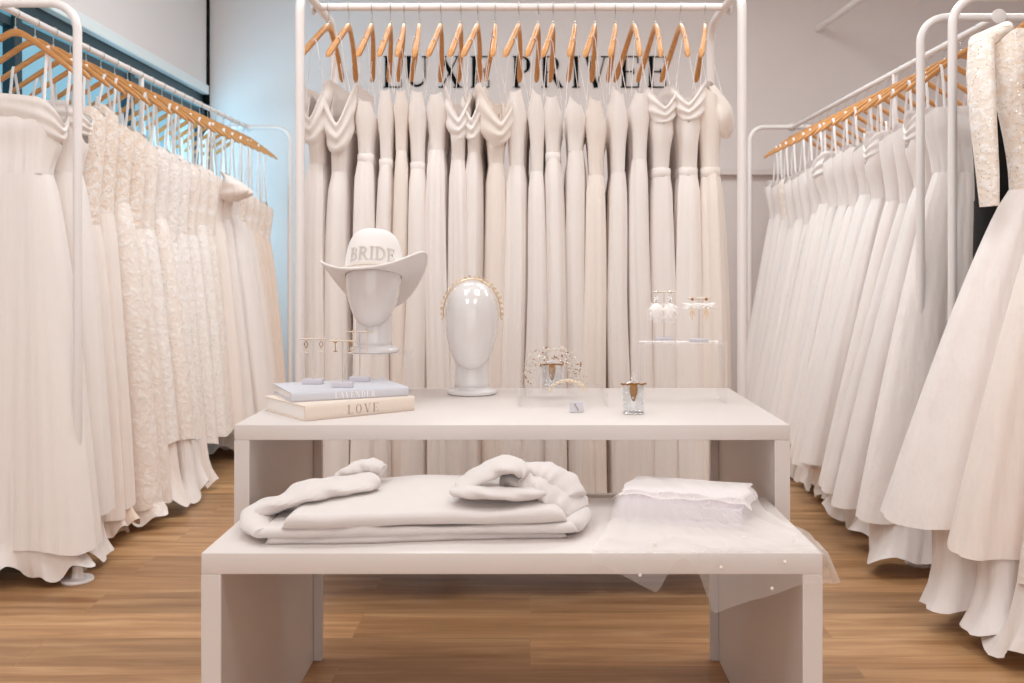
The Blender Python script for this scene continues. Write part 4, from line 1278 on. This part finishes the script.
# hood folded over itself: an arch of cloth above an open hollow, with a lower lip
hm_ = sweep_cloth([(-.135, 1.855, .628), (-.100, 1.86, .650), (-.062, 1.865, .668), (-.030, 1.868, .670), (-.006, 1.868, .655), (.004, 1.862, .632)],
                  [.035, .055, .062, .060, .052, .034], [.008, .011, .012, .012, .011, .009], 5.0)
hm_.build('hood', M['jersey'], sw2, sharp=None)
sweep_cloth([(-.135, 1.82, .632), (-.105, 1.80, .636), (-.055, 1.795, .634), (-.010, 1.805, .631), (.02, 1.83, .630)], [.018, .03, .034, .03, .018], [.009, .010, .009, .010, .008], 6.0).build('hood_edge', M['jersey'], sw2, sharp=None)
sweep_cloth([(-.02, 1.90, .655), (.02, 1.89, .656), (.055, 1.875, .642), (.085, 1.85, .615)], [.03, .045, .045, .03], [.010, .014, .014, .010], 7.0).build('hood_back', M['jersey'], sw2, sharp=None)
# ------------------------------------------------------------------ gift box and veil
BXA = math.atan2(-.073, .22)
bc = Vector((.168, 1.895)); bu = Vector((math.cos(BXA), math.sin(BXA))); bv = Vector((-bu.y, bu.x))
bx = thing('gift_box', 'flat white box under the sheer veil on the lower table', 'box', (bc.x, bc.y, LZ), BXA)
MB().box(0.002, 0.002, 0, .230, .165, .026, .001).build('box_base', M['box'], bx, smooth=False)
MB().box(0, 0, .012, .232, .167, .0365, .0012).build('lid', M['box'], bx, smooth=False)
vl = thing('veil', 'sheer white pearl-dotted veil draped over the box and table corner', 'veil', (.3, 1.85, LZ))
VO = Vector((.3, 1.85, LZ))
ZB = LZ + .0385
fx = [0, .1, .28, .355, .40, .46, .52, .60, .78, .92, 1.0]
fd = [.014, .03, .066, .012, .004, .035, .10, .088, .068, .048, .05]
def veil_col(a):
    """polyline of one column of the veil, a in 0..1.35 from left front edge to the right side"""
    s = min(1, a / 1.3)
    back = bc + bu * (.232 * (.02 + .98 * s)) + bv * (.165 - .03 * s)
    front = bc + bu * (-.004 + .240 * s) + bv * (-.004)
    if s > .85:
        k = (s - .85) / .15; front = front + bv * (.12 * k) + bu * (.006 * k)
    pts = [Vector((back.x, back.y, ZB)), Vector(((back.x + front.x) / 2, (back.y + front.y) / 2, ZB + .002)), Vector((front.x, front.y, ZB))]
    if a <= 1.0:
        X = .104 + .389 * a; Yf = LF - .003; d = np.interp(a, fx, fd)
        e = Vector((X, Yf, LZ + .003))
        out = Vector((0, -.006, -d))
        if a > .9: out += Vector((.02 * (a - .9) / .1, 0, 0)); e += Vector((.003 * (a - .9) / .1, 0, 0))
    else:
        k = (a - 1) / .35
        X = .497; Y = LF + .13 * k
        e = Vector((X, Y, LZ + .003)); d = .05 * max(0.0, 1 - k) ** 1.2 + .002
        out = Vector((.02 * (1 - k) + .001, -.002 * (1 - k), -d))
    m1 = pts[2].lerp(e, .22); m1.z = LZ + .012; m2 = pts[2].lerp(e, .6); m2.z = LZ + .004
    return pts + [m1, m2, e, e + out * .5, e + out]
def veil_sheet(lo, hi, lift, amp, seed, trim=1.0):
    nu, nv = 90, 48
    q = random.Random(seed); ph = [q.uniform(0, 6.28) for _ in range(4)]
    vs = []
    for i in range(nu):
        a = lo + (hi - lo) * i / (nu - 1)
        P = veil_col(a); d = [0]
        for k in range(1, len(P)): d.append(d[-1] + (P[k] - P[k - 1]).length)
        for j in range(nv):
            t = d[-1] * trim * j / (nv - 1)
            k = 0
            while k < len(P) - 2 and t > d[k + 1]: k += 1
            f_ = (t - d[k]) / max(1e-6, d[k + 1] - d[k]); p = P[k].lerp(P[k + 1], min(1, f_))
            fan = j / (nv - 1)
            r = (math.sin(a * 34 + ph[0]) + .6 * math.sin(a * 61 + ph[1] + 2 * fan) + .4 * math.sin(a * 17 + ph[2])) * .5
            if k >= 5: p = p + Vector((.0, -(.003 + amp * (1 + r) * .8), 0)) if a <= 1 else p + Vector((.003 + amp * (1 + r) * .6, 0, 0))
            else: p = p + Vector((0, 0, lift + amp * (1 + r) * (.35 + .65 * math.sin(PI * min(1, fan * 1.3)))))
            vs.append(p - VO)
    fs = []
    for i in range(nu - 1):
        for j in range(nv - 1):
            fs.append((i * nv + j, (i + 1) * nv + j, (i + 1) * nv + j + 1, i * nv + j + 1))
    return MB().add(vs, fs)
veil_sheet(0, 1.35, .001, .0035, 1).build('net', M['veil'], vl, sharp=None)
veil_sheet(.03, 1.2, .004, .004, 2, .8).build('net', M['veil'], vl, sharp=None)
# dense folded end lying on the box
def fold_top(lift, seed, x0, x1, y0, y1):
    q = random.Random(seed); ph = [q.uniform(0, 6.28) for _ in range(4)]
    def fn(u, v):
        xx = x0 + (x1 - x0) * u; yy = y0 + (y1 - y0) * v
        o = .012 * math.sin(v * 9 + ph[0]) * (u - .5)
        edge = min(1, min(u, 1 - u, 1 - v) * 7)
        z = ZB + lift + .004 * math.sin(u * 4 * 1.5 + ph[1]) ** 2 * edge + .0015 * math.sin(u * 24 + v * 8 + ph[2]) * edge + .003
        if xx < 0 or xx > .232: z -= min(.03, .9 * (max(-xx, xx - .232)))
        p = bc + bu * (xx + o * .6) + bv * (yy + .003 * math.sin(u * 7 + ph[3]))
        return Vector((p.x, p.y, z)) - VO
    return MB().grid(fn, 60, 26)
fold_top(.006, 4, -.012, .245, .0, .16).build('folded_net', M['veil2'], vl, sharp=None)
fold_top(.013, 5, .0, .235, .012, .155).build('folded_net', M['veil2'], vl, sharp=None)
for (xp, yp, Y) in ((691, 526, 1.80), (721, 567.5, LF - .012), (772, 588.5, LF - .012), (655, 548, 1.70), (744, 541, 1.74), (793, 547, 1.72), (785, 562, LF - .012), (640, 575, LF - .012)):
    p = px(xp, yp, Y)
    if yp < 556: p = Vector((p.x, p.y, LZ + .009))
    MB().ball(p - VO, .0032, 8).build('pearl', M['pearl'], vl)

# ------------------------------------------------------------------ light
W = bpy.data.worlds.new('daylight'); sc.world = W; W.use_nodes = True
bg = W.node_tree.nodes['Background']
bg.inputs['Color'].default_value = (.36, .72, .88, 1)
bg.inputs['Strength'].default_value = .75
def area(name, loc, rot, size, power, col):
    d = bpy.data.lights.new(name, 'AREA'); d.shape = 'RECTANGLE'; d.size, d.size_y = size; d.energy = power; d.color = col
    o = bpy.data.objects.new(name, d); COL.objects.link(o); o.location = loc; o.rotation_euler = rot
    return o
for (x, y, p) in ((-1.15, .3, 17), (1.15, .3, 15), (-.85, 2.4, 18), (.85, 2.4, 17), (-.6, 4.6, 23), (.8, 4.6, 23), (2.4, 4.2, 17)):
    area('ceiling_panel_light', (x, y, ZC - .03), (0, 0, 0), (.9, .9), p, (.925, .985, 1))
area('shopfront_daylight', (0, YF_ + .05, 1.4), (math.radians(90), 0, 0), (5.2, 2.7), 54, (.925, .985, 1))
wd_ = area('window_daylight', (XL - .5, 5.0, .75), (0, math.radians(-118), math.radians(56)), (1.1, 2.4), 48, (.42, .80, 1.0))
wd_.data.spread = math.radians(110)

# ------------------------------------------------------------------ camera and colour
cd = bpy.data.cameras.new('camera'); cam = bpy.data.objects.new('camera', cd); COL.objects.link(cam)
cd.sensor_width = 36; cd.sensor_fit = 'HORIZONTAL'; cd.lens = F / 1024 * 36
cd.shift_x = -18 / 1024; cd.shift_y = -73.5 / 1024
cam.location = (0, 0, CAMZ); cam.rotation_euler = (PI / 2, 0, 0)
cd.clip_start = .05; cd.clip_end = 60
cd.dof.use_dof = True; cd.dof.focus_distance = 2.45; cd.dof.aperture_fstop = 6.0
sc.camera = cam
sc.view_settings.view_transform = 'Standard'; sc.view_settings.look = 'None'
sc.view_settings.gamma = 1; sc.view_settings.use_curve_mapping = False
sc.view_settings.exposure = 0.13
sc.cycles.max_bounces = 20
sc.cycles.diffuse_bounces = 16
sc.cycles.glossy_bounces = 6
sc.cycles.transparent_max_bounces = 24
